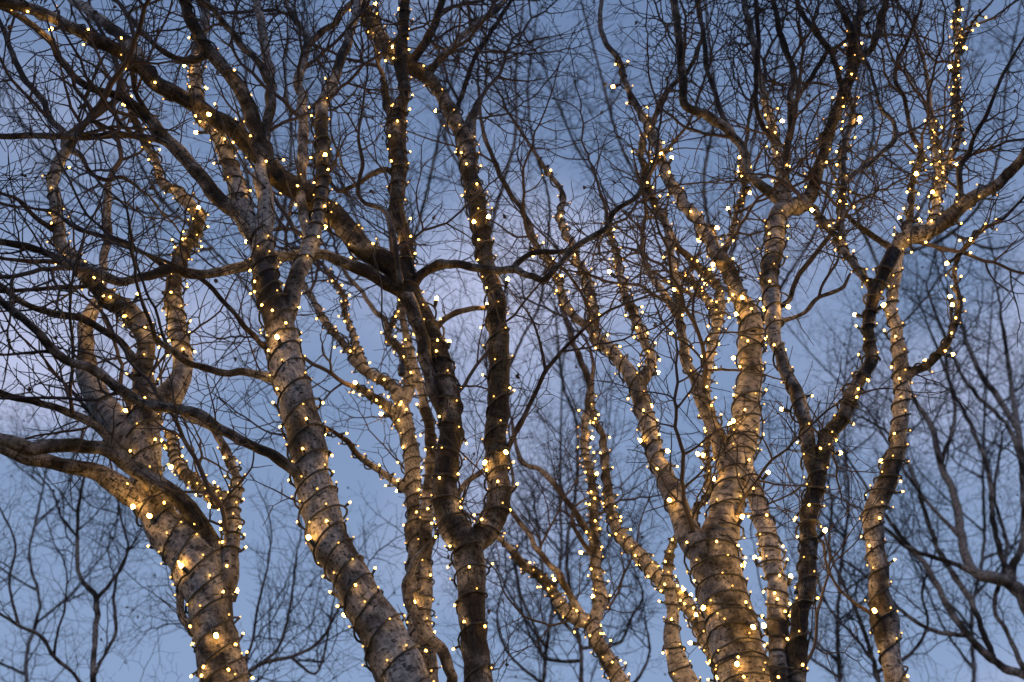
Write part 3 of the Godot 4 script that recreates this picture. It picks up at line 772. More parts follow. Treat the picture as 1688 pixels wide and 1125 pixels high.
func build_tree_e():
	start_tree("small thin bare tree with a lit Y fork right of the dark forked tree", "bare lit trees in the foreground", Vector3(1.348, 0, -8.516), 1.0, 1.0)
	limb("trunk", 0.3, 0.3, 0, [1.348,0,-8.516,0.11, 1.292,0.987,-8.525,0.081, 1.185,2.044,-8.544,0.076, 1.015,2.995,-8.575,0.071, 0.873,3.524,-8.6,0.068, 0.761,3.848,-8.62,0.063, 0.71,3.956,-8.64,0.06, 0.63,4.121,-8.66,0.055, 0.577,4.242,-8.68,0.053, 0.561,4.377,-8.7,0.06])
	wind("warm light string round the lowest stem of the small Y-forked tree", 0.05, 1, 0.115, 0.102, 1, 4)
	limb("limb", 0.35, 0.3, 0.5, [0.564,4.332,-8.694,0.056, 0.471,4.364,-8.687,0.048, 0.378,4.421,-8.673,0.044, 0.295,4.552,-8.656,0.042, 0.198,4.678,-8.635,0.04, 0.082,4.746,-8.611,0.032, 0.013,4.813,-8.585,0.028, -0.047,4.876,-8.557,0.02, -0.134,4.928,-8.526,0.016, -0.19,4.974,-8.494,0.012])
	wind("warm light string round the left arm of the small Y-forked tree", 0.03, 0.9, 0.081, 0.072, 1, 0)
	limb("limb", 0.5, 0.35, 0.6, [0.501,4.374,-8.689,0.03, 0.412,4.539,-8.696,0.024, 0.342,4.691,-8.71,0.024, 0.232,4.834,-8.727,0.021, 0.159,4.935,-8.748,0.021, 0.129,5.037,-8.772,0.019, 0.027,5.176,-8.798,0.017, -0.027,5.299,-8.826,0.015, 0.005,5.484,-8.856,0.013, -0.019,5.674,-8.889,0.011])
	limb("limb", 0.3, 0.3, 0.7, [0.564,4.332,-8.694,0.052, 0.609,4.429,-8.698,0.042, 0.627,4.542,-8.705,0.044, 0.6,4.77,-8.714,0.041, 0.607,4.958,-8.725,0.037, 0.597,5.166,-8.737,0.033, 0.612,5.33,-8.75,0.032, 0.586,5.503,-8.765,0.028, 0.556,5.675,-8.78,0.028, 0.552,5.836,-8.797,0.031, 0.593,6.105,-8.815,0.029, 0.611,6.339,-8.833,0.029, 0.514,6.613,-8.853,0.025, 0.47,6.805,-8.873,0.023, 0.403,7.094,-8.894,0.019])
	wind("warm light string round the right upright arm of the small Y-forked tree", 0.03, 0.55, 0.086, 0.084, -1, 0)
	limb("limb", 0.5, 0.3, 0.7, [0.6,4.997,-8.727,0.029, 0.545,5.058,-8.74,0.025, 0.443,5.225,-8.764,0.023, 0.358,5.369,-8.796,0.021, 0.27,5.514,-8.833,0.022, 0.198,5.602,-8.875,0.02, 0.088,5.674,-8.922,0.02, 0.028,5.842,-8.973,0.016, 0.005,6.052,-9.027,0.013])
	limb("limb", 0.5, 0.3, 0.7, [0.573,4.854,-8.718,0.016, 0.49,4.998,-8.731,0.015, 0.44,5.115,-8.753,0.013, 0.453,5.233,-8.783,0.011, 0.515,5.305,-8.818,0.008])
	end_tree()


func build_tree_k():
	start_tree("thin bare tree half hidden behind the left side of the thickest trunk", "bare lit trees in the foreground", Vector3(1.357, 0, -7.324), 1.0, 1.0)
	limb("trunk", 0.15, 0.15, 0.4, [1.357,0,-7.324,0.089, 1.348,0.893,-7.333,0.066, 1.328,1.849,-7.35,0.061, 1.298,2.71,-7.377,0.057, 1.273,3.188,-7.4,0.055, 1.247,3.571,-7.424,0.048, 1.218,3.703,-7.447,0.047, 1.168,3.848,-7.471,0.044, 1.118,3.966,-7.494,0.043, 1.067,4.087,-7.518,0.043, 0.998,4.179,-7.541,0.044, 0.912,4.258,-7.565,0.044, 0.81,4.424,-7.588,0.045, 0.725,4.53,-7.612,0.041, 0.656,4.662,-7.635,0.035, 0.632,4.822,-7.659,0.03, 0.622,5.021,-7.682,0.028, 0.621,5.176,-7.706,0.025, 0.604,5.344,-7.729,0.021, 0.568,5.46,-7.753,0.019, 0.551,5.668,-7.776,0.016, 0.569,5.919,-7.8,0.014])
	wind("warm light string round the slanting thin stem just left of the thickest trunk", 0.05, 0.9, 0.092, 0.09, 1, 4)
	limb("limb", 0.3, 0.15, 0.3, [1.223,3.205,-7.402,0.074, 1.039,3.529,-7.396,0.069, 0.976,3.649,-7.384,0.066, 0.947,3.781,-7.369,0.054, 0.936,3.874,-7.352,0.049, 0.947,4.014,-7.332,0.037, 0.937,4.13,-7.309,0.034, 0.932,4.262,-7.285,0.031, 0.965,4.367,-7.259,0.024, 1.049,4.473,-7.232,0.019, 1.129,4.618,-7.202,0.016])
	wind("warm light string round the short stubby stem at the bottom, left of the thickest trunk", 0.05, 0.85, 0.098, 0.096, -1, 0)
	end_tree()


func build_tree_f():
	start_tree("pale tree with the thickest trunk, right of the middle, ringed with light strings", "bare lit trees in the foreground", Vector3(1.473, 0, -6.429), 0.9, 1.0)
	limb("trunk", 0.12, 0.12, 0, [1.473,0,-6.429,0.259, 1.448,0.839,-6.437,0.191, 1.4,1.737,-6.453,0.177, 1.324,2.546,-6.479,0.165, 1.26,2.995,-6.5,0.159, 1.21,3.269,-6.517,0.148, 1.19,3.429,-6.533,0.141, 1.166,3.593,-6.55,0.131, 1.126,3.813,-6.567,0.125, 1.098,4.005,-6.583,0.13, 1.102,4.151,-6.6,0.128])
	wind("warm light string round the thickest trunk in even close rings", 0.05, 0.95, 0.14, 0.105, 1, 4)
	wind("second warm light string crossing the rings on the thickest trunk the other way", 0.05, 0.95, 0.3, 0.13, -1, 4)
	limb("limb", 0.12, 0.12, 0.5, [1.08,4.023,-6.585,0.099, 1.013,4.093,-6.587,0.078, 0.964,4.183,-6.59,0.066, 0.93,4.328,-6.595,0.06, 0.874,4.502,-6.601,0.056, 0.821,4.64,-6.607,0.049, 0.809,4.727,-6.613,0.046, 0.783,4.873,-6.621,0.045, 0.759,5.007,-6.629,0.048, 0.724,5.161,-6.637,0.049, 0.645,5.314,-6.646,0.043, 0.534,5.441,-6.656,0.04, 0.484,5.579,-6.666,0.035, 0.497,5.715,-6.676,0.033, 0.476,5.873,-6.687,0.03, 0.417,6.043,-6.698,0.025, 0.382,6.189,-6.709,0.022, 0.327,6.324,-6.721,0.02, 0.311,6.452,-6.733,0.02, 0.341,6.583,-6.746,0.019, 0.257,6.766,-6.758,0.015, 0.147,6.98,-6.772,0.013, 0.045,7.199,-6.785,0.012])
	wind("warm light string round the left main stem of the thickest tree", 0.05, 0.86, 0.115, 0.102, 1, 0)
	limb("limb", 0.15, 0.12, 0.6, [0.736,5.111,-6.635,0.04, 0.787,5.185,-6.638,0.034, 0.831,5.328,-6.643,0.031, 0.801,5.441,-6.649,0.029, 0.771,5.56,-6.657,0.029, 0.718,5.683,-6.665,0.028, 0.688,5.834,-6.675,0.025, 0.671,6.021,-6.686,0.021, 0.65,6.153,-6.697,0.018, 0.617,6.283,-6.709,0.016, 0.613,6.444,-6.721,0.013, 0.579,6.6,-6.735,0.011])
	wind("warm light string round the thin bright branch forking right from the thickest tree's left stem", 0.05, 0.85, 0.075, 0.072, -1, 0)
	limb("limb", 0.5, 0.12, 0.6, [0.493,5.52,-6.662,0.028, 0.429,5.576,-6.669,0.024, 0.368,5.649,-6.682,0.024, 0.334,5.747,-6.699,0.023, 0.3,5.893,-6.719,0.021, 0.242,6.045,-6.742,0.02, 0.178,6.168,-6.768,0.02, 0.137,6.305,-6.795,0.02, 0.076,6.519,-6.825,0.019, -0.045,6.765,-6.856,0.017, -0.149,7.074,-6.89,0.016, -0.216,7.369,-6.925,0.014, -0.233,7.677,-6.962,0.012])
	wind("warm light string round the short dark branch beside the thickest tree's left stem", 0.05, 0.35, 0.081, 0.072, 1, 0)
	limb("limb", 0.14, 0.12, 0.7, [1.104,4.06,-6.59,0.109, 1.135,4.165,-6.589,0.094, 1.17,4.271,-6.588,0.087, 1.252,4.514,-6.586,0.088, 1.32,4.739,-6.583,0.081, 1.37,4.991,-6.58,0.076, 1.41,5.23,-6.577,0.072, 1.433,5.406,-6.574,0.07, 1.441,5.573,-6.571,0.069, 1.385,5.691,-6.567,0.052, 1.349,5.838,-6.563,0.047, 1.322,5.915,-6.559,0.047, 1.266,6.024,-6.555,0.044, 1.202,6.181,-6.55,0.041, 1.136,6.317,-6.545,0.038, 1.09,6.384,-6.541,0.036, 1.019,6.548,-6.536,0.033, 0.965,6.754,-6.53,0.029, 0.915,6.934,-6.525,0.03, 0.852,7.098,-6.52,0.024, 0.765,7.323,-6.514,0.021, 0.722,7.548,-6.508,0.019, 0.634,7.723,-6.502,0.018, 0.611,7.908,-6.496,0.016, 0.627,8.148,-6.49,0.014])
	wind("warm light string round the pale right main stem of the thickest tree", 0.02, 0.78, 0.132, 0.102, 1, 0)
	wind("second warm light string crossing the pale right stem of the thickest tree", 0.1, 0.5, 0.265, 0.144, -1, 0)
	limb("limb", 0.6, 0.14, 0.7, [1.231,4.47,-6.586,0.054, 1.199,4.658,-6.588,0.049, 1.158,4.821,-6.593,0.043, 1.117,4.96,-6.599,0.04, 1.078,5.144,-6.605,0.034, 1.035,5.291,-6.613,0.031, 1.026,5.412,-6.621,0.027, 1.015,5.558,-6.631,0.026, 1.019,5.768,-6.641,0.026, 1.007,5.967,-6.651,0.027, 0.996,6.203,-6.662,0.025, 0.985,6.329,-6.674,0.024, 0.915,6.501,-6.686,0.022, 0.872,6.706,-6.699,0.022, 0.863,6.984,-6.712,0.021, 0.972,7.241,-6.726,0.019, 1.037,7.413,-6.741,0.02, 1.118,7.551,-6.755,0.018, 1.236,7.703,-6.77,0.016, 1.317,7.916,-6.786,0.014])
	wind("warm light string round the thin dark stem between the thickest tree's two main stems", 0.05, 0.72, 0.127, 0.102, -1, 0)
	limb("limb", 0.2, 0.6, 0.7, [1.146,4.852,-6.594,0.033, 1.14,5.075,-6.605,0.028, 1.18,5.319,-6.625,0.027, 1.234,5.502,-6.652,0.024, 1.289,5.663,-6.683,0.025, 1.287,5.861,-6.718,0.025, 1.237,5.977,-6.757,0.023, 1.16,6.11,-6.8,0.024, 1.085,6.254,-6.845,0.02, 1.042,6.422,-6.894,0.017])
	wind("warm light string round the slim pale branch in the middle of the thickest tree", 0.05, 0.8, 0.075, 0.072, 1, 0)
	limb("limb", 0.3, 0.2, 0.6, [1.246,5.54,-6.658,0.024, 1.224,5.744,-6.708,0.023, 1.19,5.89,-6.799,0.02, 1.158,6.048,-6.918,0.018, 1.104,6.171,-7.058,0.015])
	wind("warm light string round the short branch slanting left in the thickest tree's crown", 0.1, 0.9, 0.081, 0.078, 1, 0)
	limb("limb", 0.4, 0.6, 0.6, [1.012,5.611,-6.634,0.031, 0.98,5.682,-6.643,0.026, 0.946,5.766,-6.659,0.025, 0.891,5.882,-6.68,0.023, 0.85,5.988,-6.705,0.021, 0.842,6.085,-6.734,0.018])
	limb("limb", 0.4, 0.12, 0.2, [0.983,4.129,-6.589,0.022, 1.032,4.329,-6.598,0.019, 1.087,4.408,-6.614,0.019, 1.116,4.566,-6.635,0.016, 1.125,4.729,-6.66,0.015, 1.163,4.899,-6.689,0.013])
	wind("tight cluster of warm bulbs in the fork of the thickest tree", 0.05, 0.95, 0.057, 0.06, 1, 0)
	limb("limb", 0.5, 0.14, 1, [1.289,5.98,-6.556,0.021, 1.37,6.149,-6.57,0.018, 1.429,6.353,-6.595,0.016, 1.504,6.568,-6.627,0.017, 1.519,6.795,-6.665,0.015, 1.581,7.084,-6.709,0.013, 1.655,7.443,-6.756,0.012])
	wind("warm light string round the thin high branch above the thickest tree's pale stem", 0.1, 0.6, 0.081, 0.084, 1, 0)
	end_tree()


func build_tree_g():
	start_tree("bare tree with one dark and one pale stem immediately right of the thickest trunk", "bare lit trees in the foreground", Vector3(1.29, 0, -6.1), 0.85, 1.0)
	limb("trunk", 0.65, 0.65, 0.1, [1.29,0,-6.1,0.113, 1.296,0.815,-6.1,0.083, 1.308,1.687,-6.1,0.077, 1.326,2.473,-6.1,0.072, 1.341,2.909,-6.1,0.069, 1.352,3.162,-6.1,0.06, 1.368,3.308,-6.1,0.055, 1.39,3.426,-6.1,0.046, 1.414,3.557,-6.1,0.043, 1.452,3.68,-6.1,0.042, 1.489,3.819,-6.1,0.043, 1.505,3.981,-6.1,0.042, 1.54,4.146,-6.1,0.043, 1.584,4.282,-6.1,0.044, 1.603,4.389,-6.1,0.048])
	wind("warm light string round the dark crooked stem right of the thickest trunk", 0.05, 1, 0.14, 0.095, 1, 4)
	limb("limb", 0.1, 0.65, 0.1, [1.325,3.02,-6.1,0.062, 1.301,3.254,-6.117,0.058, 1.306,3.419,-6.147,0.05, 1.328,3.584,-6.187,0.05, 1.347,3.771,-6.233,0.051, 1.345,3.94,-6.286,0.053, 1.343,4.097,-6.345,0.053, 1.332,4.275,-6.409,0.049, 1.333,4.412,-6.477,0.041, 1.324,4.584,-6.55,0.032])
	wind("warm light string round the pale stem between the thickest trunk and the dark crooked stem", 0.05, 0.98, 0.125, 0.095, -1, 0)
	limb("limb", 0.5, 0.65, 0.4, [1.587,4.31,-6.1,0.045, 1.569,4.47,-6.107,0.039, 1.57,4.648,-6.12,0.038, 1.54,4.84,-6.137,0.037, 1.503,4.991,-6.158,0.036, 1.48,5.147,-6.181,0.037, 1.482,5.292,-6.206,0.042, 1.5,5.484,-6.234,0.049, 1.518,5.712,-6.263,0.049, 1.565,5.906,-6.295,0.058, 1.602,6.062,-6.328,0.055, 1.651,6.186,-6.363,0.056, 1.705,6.282,-6.4,0.053])
	wind("warm light string round the dark stem rising left from the crooked stem's fork", 0.05, 0.95, 0.15, 0.09, 1, 0)
	limb("limb", 0.15, 0.5, 0.9, [1.688,6.222,-6.382,0.053, 1.69,6.358,-6.396,0.041, 1.696,6.51,-6.424,0.036, 1.698,6.731,-6.459,0.031, 1.707,6.929,-6.5,0.028, 1.689,7.225,-6.547,0.027, 1.68,7.538,-6.599,0.025, 1.675,7.965,-6.656,0.024, 1.677,8.347,-6.717,0.023, 1.69,8.626,-6.782,0.019])
	wind("warm light string round the short pale top beside the high black bough", 0.05, 0.35, 0.11, 0.09, -1, 0)
	limb("limb", 0.85, 0.5, 0.8, [1.661,6.2,-6.371,0.056, 1.746,6.234,-6.366,0.053, 1.836,6.287,-6.357,0.042, 1.902,6.484,-6.346,0.037, 1.97,6.665,-6.332,0.038, 2.045,6.862,-6.317,0.038, 2.128,7.048,-6.3,0.04, 2.197,7.221,-6.282,0.037, 2.234,7.412,-6.262,0.032, 2.23,7.568,-6.241,0.026, 2.185,7.725,-6.218,0.023, 2.158,7.839,-6.195,0.021, 2.14,7.993,-6.171,0.017])
	wind("warm light string round the black bough leaning right near the top, right of the middle", 0.1, 0.72, 0.14, 0.085, 1, 0)
	limb("limb", 0.2, 0.85, 0.5, [2.226,7.379,-6.266,0.032, 2.297,7.654,-6.291,0.03, 2.363,7.852,-6.336,0.031, 2.426,8.053,-6.396,0.029, 2.498,8.299,-6.466,0.028])
	limb("limb", 0.7, 0.85, 0.7, [2.205,7.259,-6.278,0.03, 2.284,7.374,-6.278,0.024, 2.378,7.48,-6.278,0.023, 2.461,7.695,-6.278,0.023, 2.529,7.906,-6.278,0.021, 2.583,8.104,-6.278,0.019])
	limb("limb", 0.7, 0.85, 0.8, [2.145,7.07,-6.296,0.026, 2.128,7.194,-6.303,0.02, 2.102,7.441,-6.315,0.021, 2.023,7.655,-6.332,0.019, 1.956,7.855,-6.351,0.019, 1.944,8.001,-6.372,0.018, 1.923,8.227,-6.396,0.016])
	limb("limb", 0.75, 0.5, 0.9, [1.692,6.25,-6.389,0.042, 1.591,6.348,-6.377,0.032, 1.485,6.458,-6.355,0.03, 1.458,6.626,-6.326,0.029, 1.387,6.744,-6.293,0.029, 1.294,6.796,-6.255,0.031, 1.204,6.839,-6.212,0.03, 1.097,6.859,-6.166,0.029, 1.075,6.954,-6.117,0.027, 1.066,7.142,-6.064,0.027, 1.05,7.346,-6.009,0.025, 1.03,7.55,-5.95,0.025, 1.017,7.701,-5.889,0.022])
	limb("limb", 0.7, 0.75, 1, [1.398,6.733,-6.296,0.022, 1.338,6.906,-6.31,0.018, 1.321,7.129,-6.335,0.018, 1.284,7.366,-6.367,0.017, 1.292,7.67,-6.405,0.017, 1.28,7.991,-6.448,0.016, 1.298,8.271,-6.496,0.014])
	limb("limb", 0.75, 0.15, 1, [1.688,6.455,-6.413,0.027, 1.733,6.633,-6.408,0.023, 1.789,6.882,-6.4,0.024, 1.81,7.126,-6.39,0.022, 1.857,7.286,-6.377,0.022, 1.83,7.431,-6.363,0.023, 1.799,7.616,-6.348,0.021, 1.773,7.903,-6.331,0.019, 1.765,8.14,-6.313,0.018])
	limb("limb", 0.7, 0.75, 1, [1.802,7.003,-6.395,0.018, 1.897,7.182,-6.395,0.017, 1.983,7.312,-6.395,0.017, 2.075,7.471,-6.395,0.017])
	limb("limb", 0.7, 0.15, 1, [1.7,6.85,-6.484,0.022, 1.627,6.969,-6.475,0.019, 1.603,7.159,-6.458,0.017, 1.664,7.662,-6.437,0.017, 1.681,8.012,-6.412,0.016, 1.688,8.214,-6.384,0.014])
	limb("limb", 0.75, 0.65, 0.35, [1.601,4.344,-6.1,0.045, 1.66,4.518,-6.097,0.039, 1.732,4.612,-6.092,0.038, 1.809,4.717,-6.086,0.04, 1.87,4.846,-6.078,0.037, 1.949,4.954,-6.069,0.034, 1.973,5.051,-6.06,0.033, 1.971,5.172,-6.049,0.033, 2.003,5.322,-6.038,0.033, 2.045,5.422,-6.026,0.04, 2.114,5.548,-6.013,0.04, 2.169,5.662,-6,0.039])
	wind("warm light string round the dark stem slanting right from the crooked stem's fork", 0.05, 0.97, 0.14, 0.095, 1, 0)
	limb("limb", 0.7, 0.75, 0.7, [2.037,5.384,-6.03,0.029, 2.008,5.452,-6.04,0.024, 1.96,5.566,-6.06,0.023, 1.915,5.708,-6.086,0.023, 1.895,5.826,-6.116,0.022, 1.849,5.936,-6.15,0.02, 1.806,6.073,-6.188,0.02, 1.761,6.179,-6.23,0.017])
	wind("warm light string round the dark arm reaching left below the slim tree furthest right", 0.03, 0.9, 0.1, 0.07, -1, 0)
	limb("limb", 0.6, 0.7, 0.8, [1.909,5.725,-6.092,0.021, 1.93,5.954,-6.103,0.022, 1.982,6.235,-6.122,0.022, 2.024,6.484,-6.148,0.021, 2.088,6.665,-6.178,0.019, 2.148,6.859,-6.212,0.018, 2.143,7.107,-6.25,0.015, 2.237,7.298,-6.292,0.011])
	wind("warm light string round the thin upright stem between the black bough and the rightmost tree", 0.03, 0.8, 0.1, 0.07, 1, 0)
	limb("limb", 0.6, 0.6, 0.8, [1.982,6.211,-6.12,0.017, 2.054,6.288,-6.12,0.015, 2.156,6.37,-6.12,0.015, 2.271,6.477,-6.12,0.016, 2.344,6.57,-6.12,0.016, 2.352,6.699,-6.12,0.014, 2.293,6.81,-6.12,0.012, 2.275,7.027,-6.12,0.011, 2.258,7.178,-6.12,0.009])
	limb("limb", 0.6, 0.5, 0.4, [1.495,5.393,-6.22,0.02, 1.539,5.426,-6.233,0.016, 1.611,5.499,-6.258,0.016, 1.669,5.645,-6.291,0.015, 1.794,5.828,-6.329,0.015, 1.907,5.99,-6.372,0.014, 2.02,6.158,-6.42,0.011])
	limb("limb", 0.6, 0.5, 0.35, [1.486,5.269,-6.201,0.019, 1.544,5.319,-6.21,0.015, 1.661,5.373,-6.226,0.013, 1.773,5.492,-6.247,0.013, 1.92,5.579,-6.273,0.012, 1.995,5.694,-6.301,0.008])
	limb("limb", 0.6, 0.6, 0.4, [1.773,5.492,-6.247,0.01, 1.815,5.604,-6.267,0.008, 1.913,5.754,-6.302,0.008, 1.959,5.863,-6.347,0.007])
	end_tree()


func build_tree_h():
	start_tree("lit tree furthest right with a slim knobbly trunk and long dark bough", "bare lit trees in the foreground", Vector3(1.937, 0, -6.377), 1.0, 1.0)
	limb("trunk", 0.32, 0.32, 0.2, [1.937,0,-6.377,0.105, 1.938,0.833,-6.379,0.077, 1.94,1.725,-6.385,0.072, 1.944,2.528,-6.393,0.067, 1.947,2.974,-6.4,0.064, 1.949,3.21,-6.405,0.063, 1.938,3.333,-6.41,0.06, 1.923,3.448,-6.414,0.054, 1.925,3.538,-6.419,0.06, 1.929,3.644,-6.424,0.071, 1.924,3.773,-6.429,0.052, 1.94,3.94,-6.433,0.048, 1.946,4.089,-6.438,0.052, 1.967,4.23,-6.443,0.056, 2.022,4.374,-6.448,0.056, 2.088,4.495,-6.452,0.052, 2.144,4.615,-6.457,0.046, 2.184,4.757,-6.462,0.045, 2.229,4.951,-6.467,0.044, 2.261,5.152,-6.471,0.043, 2.269,5.341,-6.476,0.039, 2.258,5.498,-6.481,0.036, 2.277,5.641,-6.486,0.032, 2.329,5.804,-6.49,0.033, 2.37,5.971,-6.495,0.037, 2.395,6.055,-6.5,0.039])
	wind("warm light string round the slim knobbly trunk furthest right", 0.05, 1, 0.14, 0.105, 1, 4)
	limb("limb", 0.55, 0.32, 0.6, [2.26,5.083,-6.47,0.03, 2.315,5.128,-6.466,0.025, 2.411,5.168,-6.458,0.023, 2.504,5.259,-6.448,0.022, 2.58,5.375,-6.436,0.02, 2.634,5.504,-6.422,0.02, 2.649,5.571,-6.407,0.017, 2.643,5.709,-6.391,0.014, 2.665,5.828,-6.373,0.014, 2.737,5.938,-6.355,0.012, 2.837,6.035,-6.335,0.012, 2.956,6.083,-6.314,0.01, 3.045,6.162,-6.293,0.009, 3.147,6.264,-6.27,0.007])
	wind("warm light string round the thin arm curving up on the right of the rightmost trunk", 0.05, 0.85, 0.095, 0.065, 1, 0)
	limb("limb", 0.7, 0.32, 0.8, [2.333,5.998,-6.496,0.046, 2.387,6.04,-6.478,0.049, 2.44,6.057,-6.444,0.051, 2.561,6.076,-6.4,0.047, 2.713,6.189,-6.348,0.049, 2.799,6.232,-6.289,0.043, 2.916,6.28,-6.224,0.036, 3.035,6.35,-6.153,0.033, 3.094,6.428,-6.077,0.031, 3.213,6.525,-5.996,0.027])
	wind("warm light string round the start of the long dark bough reaching right", 0.05, 0.55, 0.12, 0.085, -1, 0)
	limb("limb", 0.3, 0.7, 0.7, [2.542,6.06,-6.409,0.035, 2.586,6.138,-6.411,0.028, 2.64,6.302,-6.416,0.027, 2.691,6.456,-6.421,0.025, 2.743,6.576,-6.428,0.02, 2.817,6.698,-6.436,0.018, 2.895,6.888,-6.444,0.018, 2.906,6.976,-6.453,0.017, 2.935,7.242,-6.463,0.017, 2.995,7.516,-6.474,0.017, 3.038,7.746,-6.485,0.016, 3.101,8.039,-6.496,0.014, 3.156,8.284,-6.509,0.012])
	wind("warm light string round the tall thin stem nearest the top right corner", 0.03, 0.93, 0.075, 0.055, 1, 0)
	limb("limb", 0.3, 0.3, 0.9, [2.696,6.462,-6.422,0.021, 2.701,6.565,-6.433,0.02, 2.716,6.736,-6.452,0.018, 2.741,6.916,-6.478,0.019, 2.768,7.192,-6.508,0.017, 2.801,7.487,-6.543,0.015, 2.806,7.708,-6.581,0.014, 2.812,7.989,-6.622,0.012])
	wind("warm light string round the thin twin branch left of the tall top right stem", 0.05, 0.4, 0.08, 0.06, -1, 0)
	limb("limb", 0.5, 0.3, 0.8, [3,7.544,-6.475,0.013, 3.073,7.69,-6.456,0.012, 3.148,7.823,-6.42,0.01, 3.229,7.896,-6.375,0.008])
	wind("few warm bulbs at the very tip of the top right stem", 0.1, 0.95, 0.07, 0.07, 1, 0)
	limb("limb", 0.75, 0.7, 1, [2.748,6.194,-6.324,0.026, 2.759,6.296,-6.314,0.019, 2.778,6.482,-6.294,0.018, 2.845,6.566,-6.268,0.016, 2.871,6.656,-6.238,0.014, 3.001,6.866,-6.204,0.013, 3.103,7.082,-6.166,0.011, 3.256,7.326,-6.124,0.009])
	limb("limb", 0.7, 0.7, 0.9, [2.413,6.039,-6.464,0.028, 2.448,6.164,-6.466,0.023, 2.499,6.314,-6.47,0.02, 2.532,6.469,-6.475,0.018, 2.608,6.666,-6.481,0.016, 2.633,6.74,-6.488,0.017, 2.612,6.865,-6.495,0.015, 2.603,7.018,-6.504,0.015, 2.602,7.232,-6.512,0.015, 2.575,7.383,-6.522,0.015, 2.615,7.553,-6.532,0.014, 2.739,7.8,-6.542,0.012, 2.86,8.095,-6.553,0.012, 2.916,8.341,-6.564,0.01])
	wind("few warm bulbs on the thin upright branch above the rightmost fork", 0.03, 0.3, 0.08, 0.06, 1, 0)
	limb("limb", 0.7, 0.7, 0.8, [2.341,6.005,-6.492,0.025, 2.29,6.032,-6.48,0.019, 2.209,6.084,-6.457,0.018, 2.12,6.136,-6.428,0.016, 2.052,6.193,-6.392,0.012])
	limb("limb", 0.5, 0.32, 0.8, [1.891,3.658,-6.425,0.012, 1.772,3.73,-6.398,0.009, 1.684,3.798,-6.349,0.007, 1.63,3.896,-6.285,0.007, 1.602,3.984,-6.21,0.006, 1.51,4.033,-6.125,0.004])
	end_tree()


func build_tree_p():
	start_tree("small distant bare tree without lights at the lower left, forked like a wishbone", "unlit bare trees in the background", Vector3(-3.553, 0, -11.5), 0.8, 0.62)
	limb("trunk", 0.42, 0.42, 1.9, [-3.553,0,-11.5,0.046, -3.576,1.228,-11.5,0.034, -3.621,2.543,-11.5,0.032, -3.693,3.726,-11.5,0.03, -3.753,4.384,-11.5,0.028, -3.793,4.725,-11.5,0.027, -3.832,5.1,-11.5,0.026, -3.891,5.463,-11.5,0.026, -4.052,5.64,-11.5,0.021, -4.133,5.88,-11.5,0.019, -4.185,6.187,-11.5,0.017, -4.21,6.439,-11.5,0.016, -4.202,6.741,-11.5,0.012, -4.197,7.07,-11.5,0.01])
	limb("limb", 0.42, 0.42, 1.9, [-3.888,5.446,-11.5,0.02, -3.806,5.59,-11.527,0.017, -3.718,5.787,-11.576,0.015, -3.714,6.037,-11.639,0.013, -3.836,6.317,-11.715,0.012, -3.957,6.643,-11.8,0.01])
	limb("limb", 0.42, 0.42, 1.9, [-3.795,4.709,-11.5,0.018, -3.739,4.946,-11.554,0.015, -3.702,5.186,-11.652,0.017, -3.815,5.581,-11.779,0.015, -3.838,5.959,-11.929,0.012, -3.758,6.342,-12.1,0.01])
	limb("limb", 0.42, 0.42, 1.9, [-3.77,4.491,-11.5,0.018, -3.968,4.754,-11.464,0.016, -4.134,4.874,-11.399,0.016, -4.264,5.043,-11.314,0.016, -4.465,5.124,-11.214,0.014, -4.648,5.227,-11.1,0.013])
	limb("limb", 0.42, 0.42, 1.9, [-4.144,4.874,-11.399,0.014, -4.165,5.137,-11.437,0.013, -4.165,5.332,-11.508,0.011, -4.221,5.657,-11.599,0.009])
	limb("limb", 0.42, 0.42, 1.9, [-4.452,5.121,-11.224,0.014, -4.645,5.553,-11.301,0.013, -4.716,5.961,-11.442,0.011, -4.971,6.344,-11.624,0.01])
	limb("limb", 0.42, 0.42, 1.9, [-4.143,6.045,-11.5,0.013, -4.398,6.333,-11.596,0.012, -4.601,6.664,-11.772,0.01, -4.883,6.964,-12,0.008])
	end_tree()


func build_tree_q():
	start_tree("small distant bare tree without lights between the two leftmost trunks", "unlit bare trees in the background", Vector3(-3.744, 0, -12), 0.8, 0.62)
	limb("trunk", 0.42, 0.42, 1.9, [-3.744,0,-12,0.042, -3.637,1.23,-12,0.031, -3.431,2.549,-12,0.029, -3.104,3.735,-12,0.027, -2.83,4.394,-12,0.026, -2.621,4.787,-12,0.023, -2.367,5,-12,0.021, -2.084,5.058,-12,0.017, -1.842,5.21,-12,0.015, -1.699,5.491,-12,0.012])
	limb("limb", 0.42, 0.42, 1.9, [-2.384,4.988,-12,0.017, -2.233,5.169,-12.037,0.015, -2.188,5.465,-12.106,0.014, -2.181,5.771,-12.195,0.012, -2.193,6.159,-12.3,0.01])
	limb("limb", 0.42, 0.42, 1.9, [-2.57,4.844,-12,0.017, -2.483,5.181,-11.962,0.013, -2.446,5.516,-11.891,0.012, -2.376,5.85,-11.8,0.01])
	limb("limb", 0.42, 0.42, 1.9, [-2.671,4.73,-12,0.019, -2.901,5.097,-12.075,0.015, -3.206,5.419,-12.212,0.014, -3.317,5.743,-12.39,0.012, -3.487,6.204,-12.6,0.01])
	limb("limb", 0.42, 0.42, 1.9, [-2.101,5.052,-12,0.015, -1.868,4.919,-12.062,0.013, -1.795,5.306,-12.177,0.012, -1.791,5.659,-12.325,0.01, -1.76,5.972,-12.5,0.008])
	end_tree()


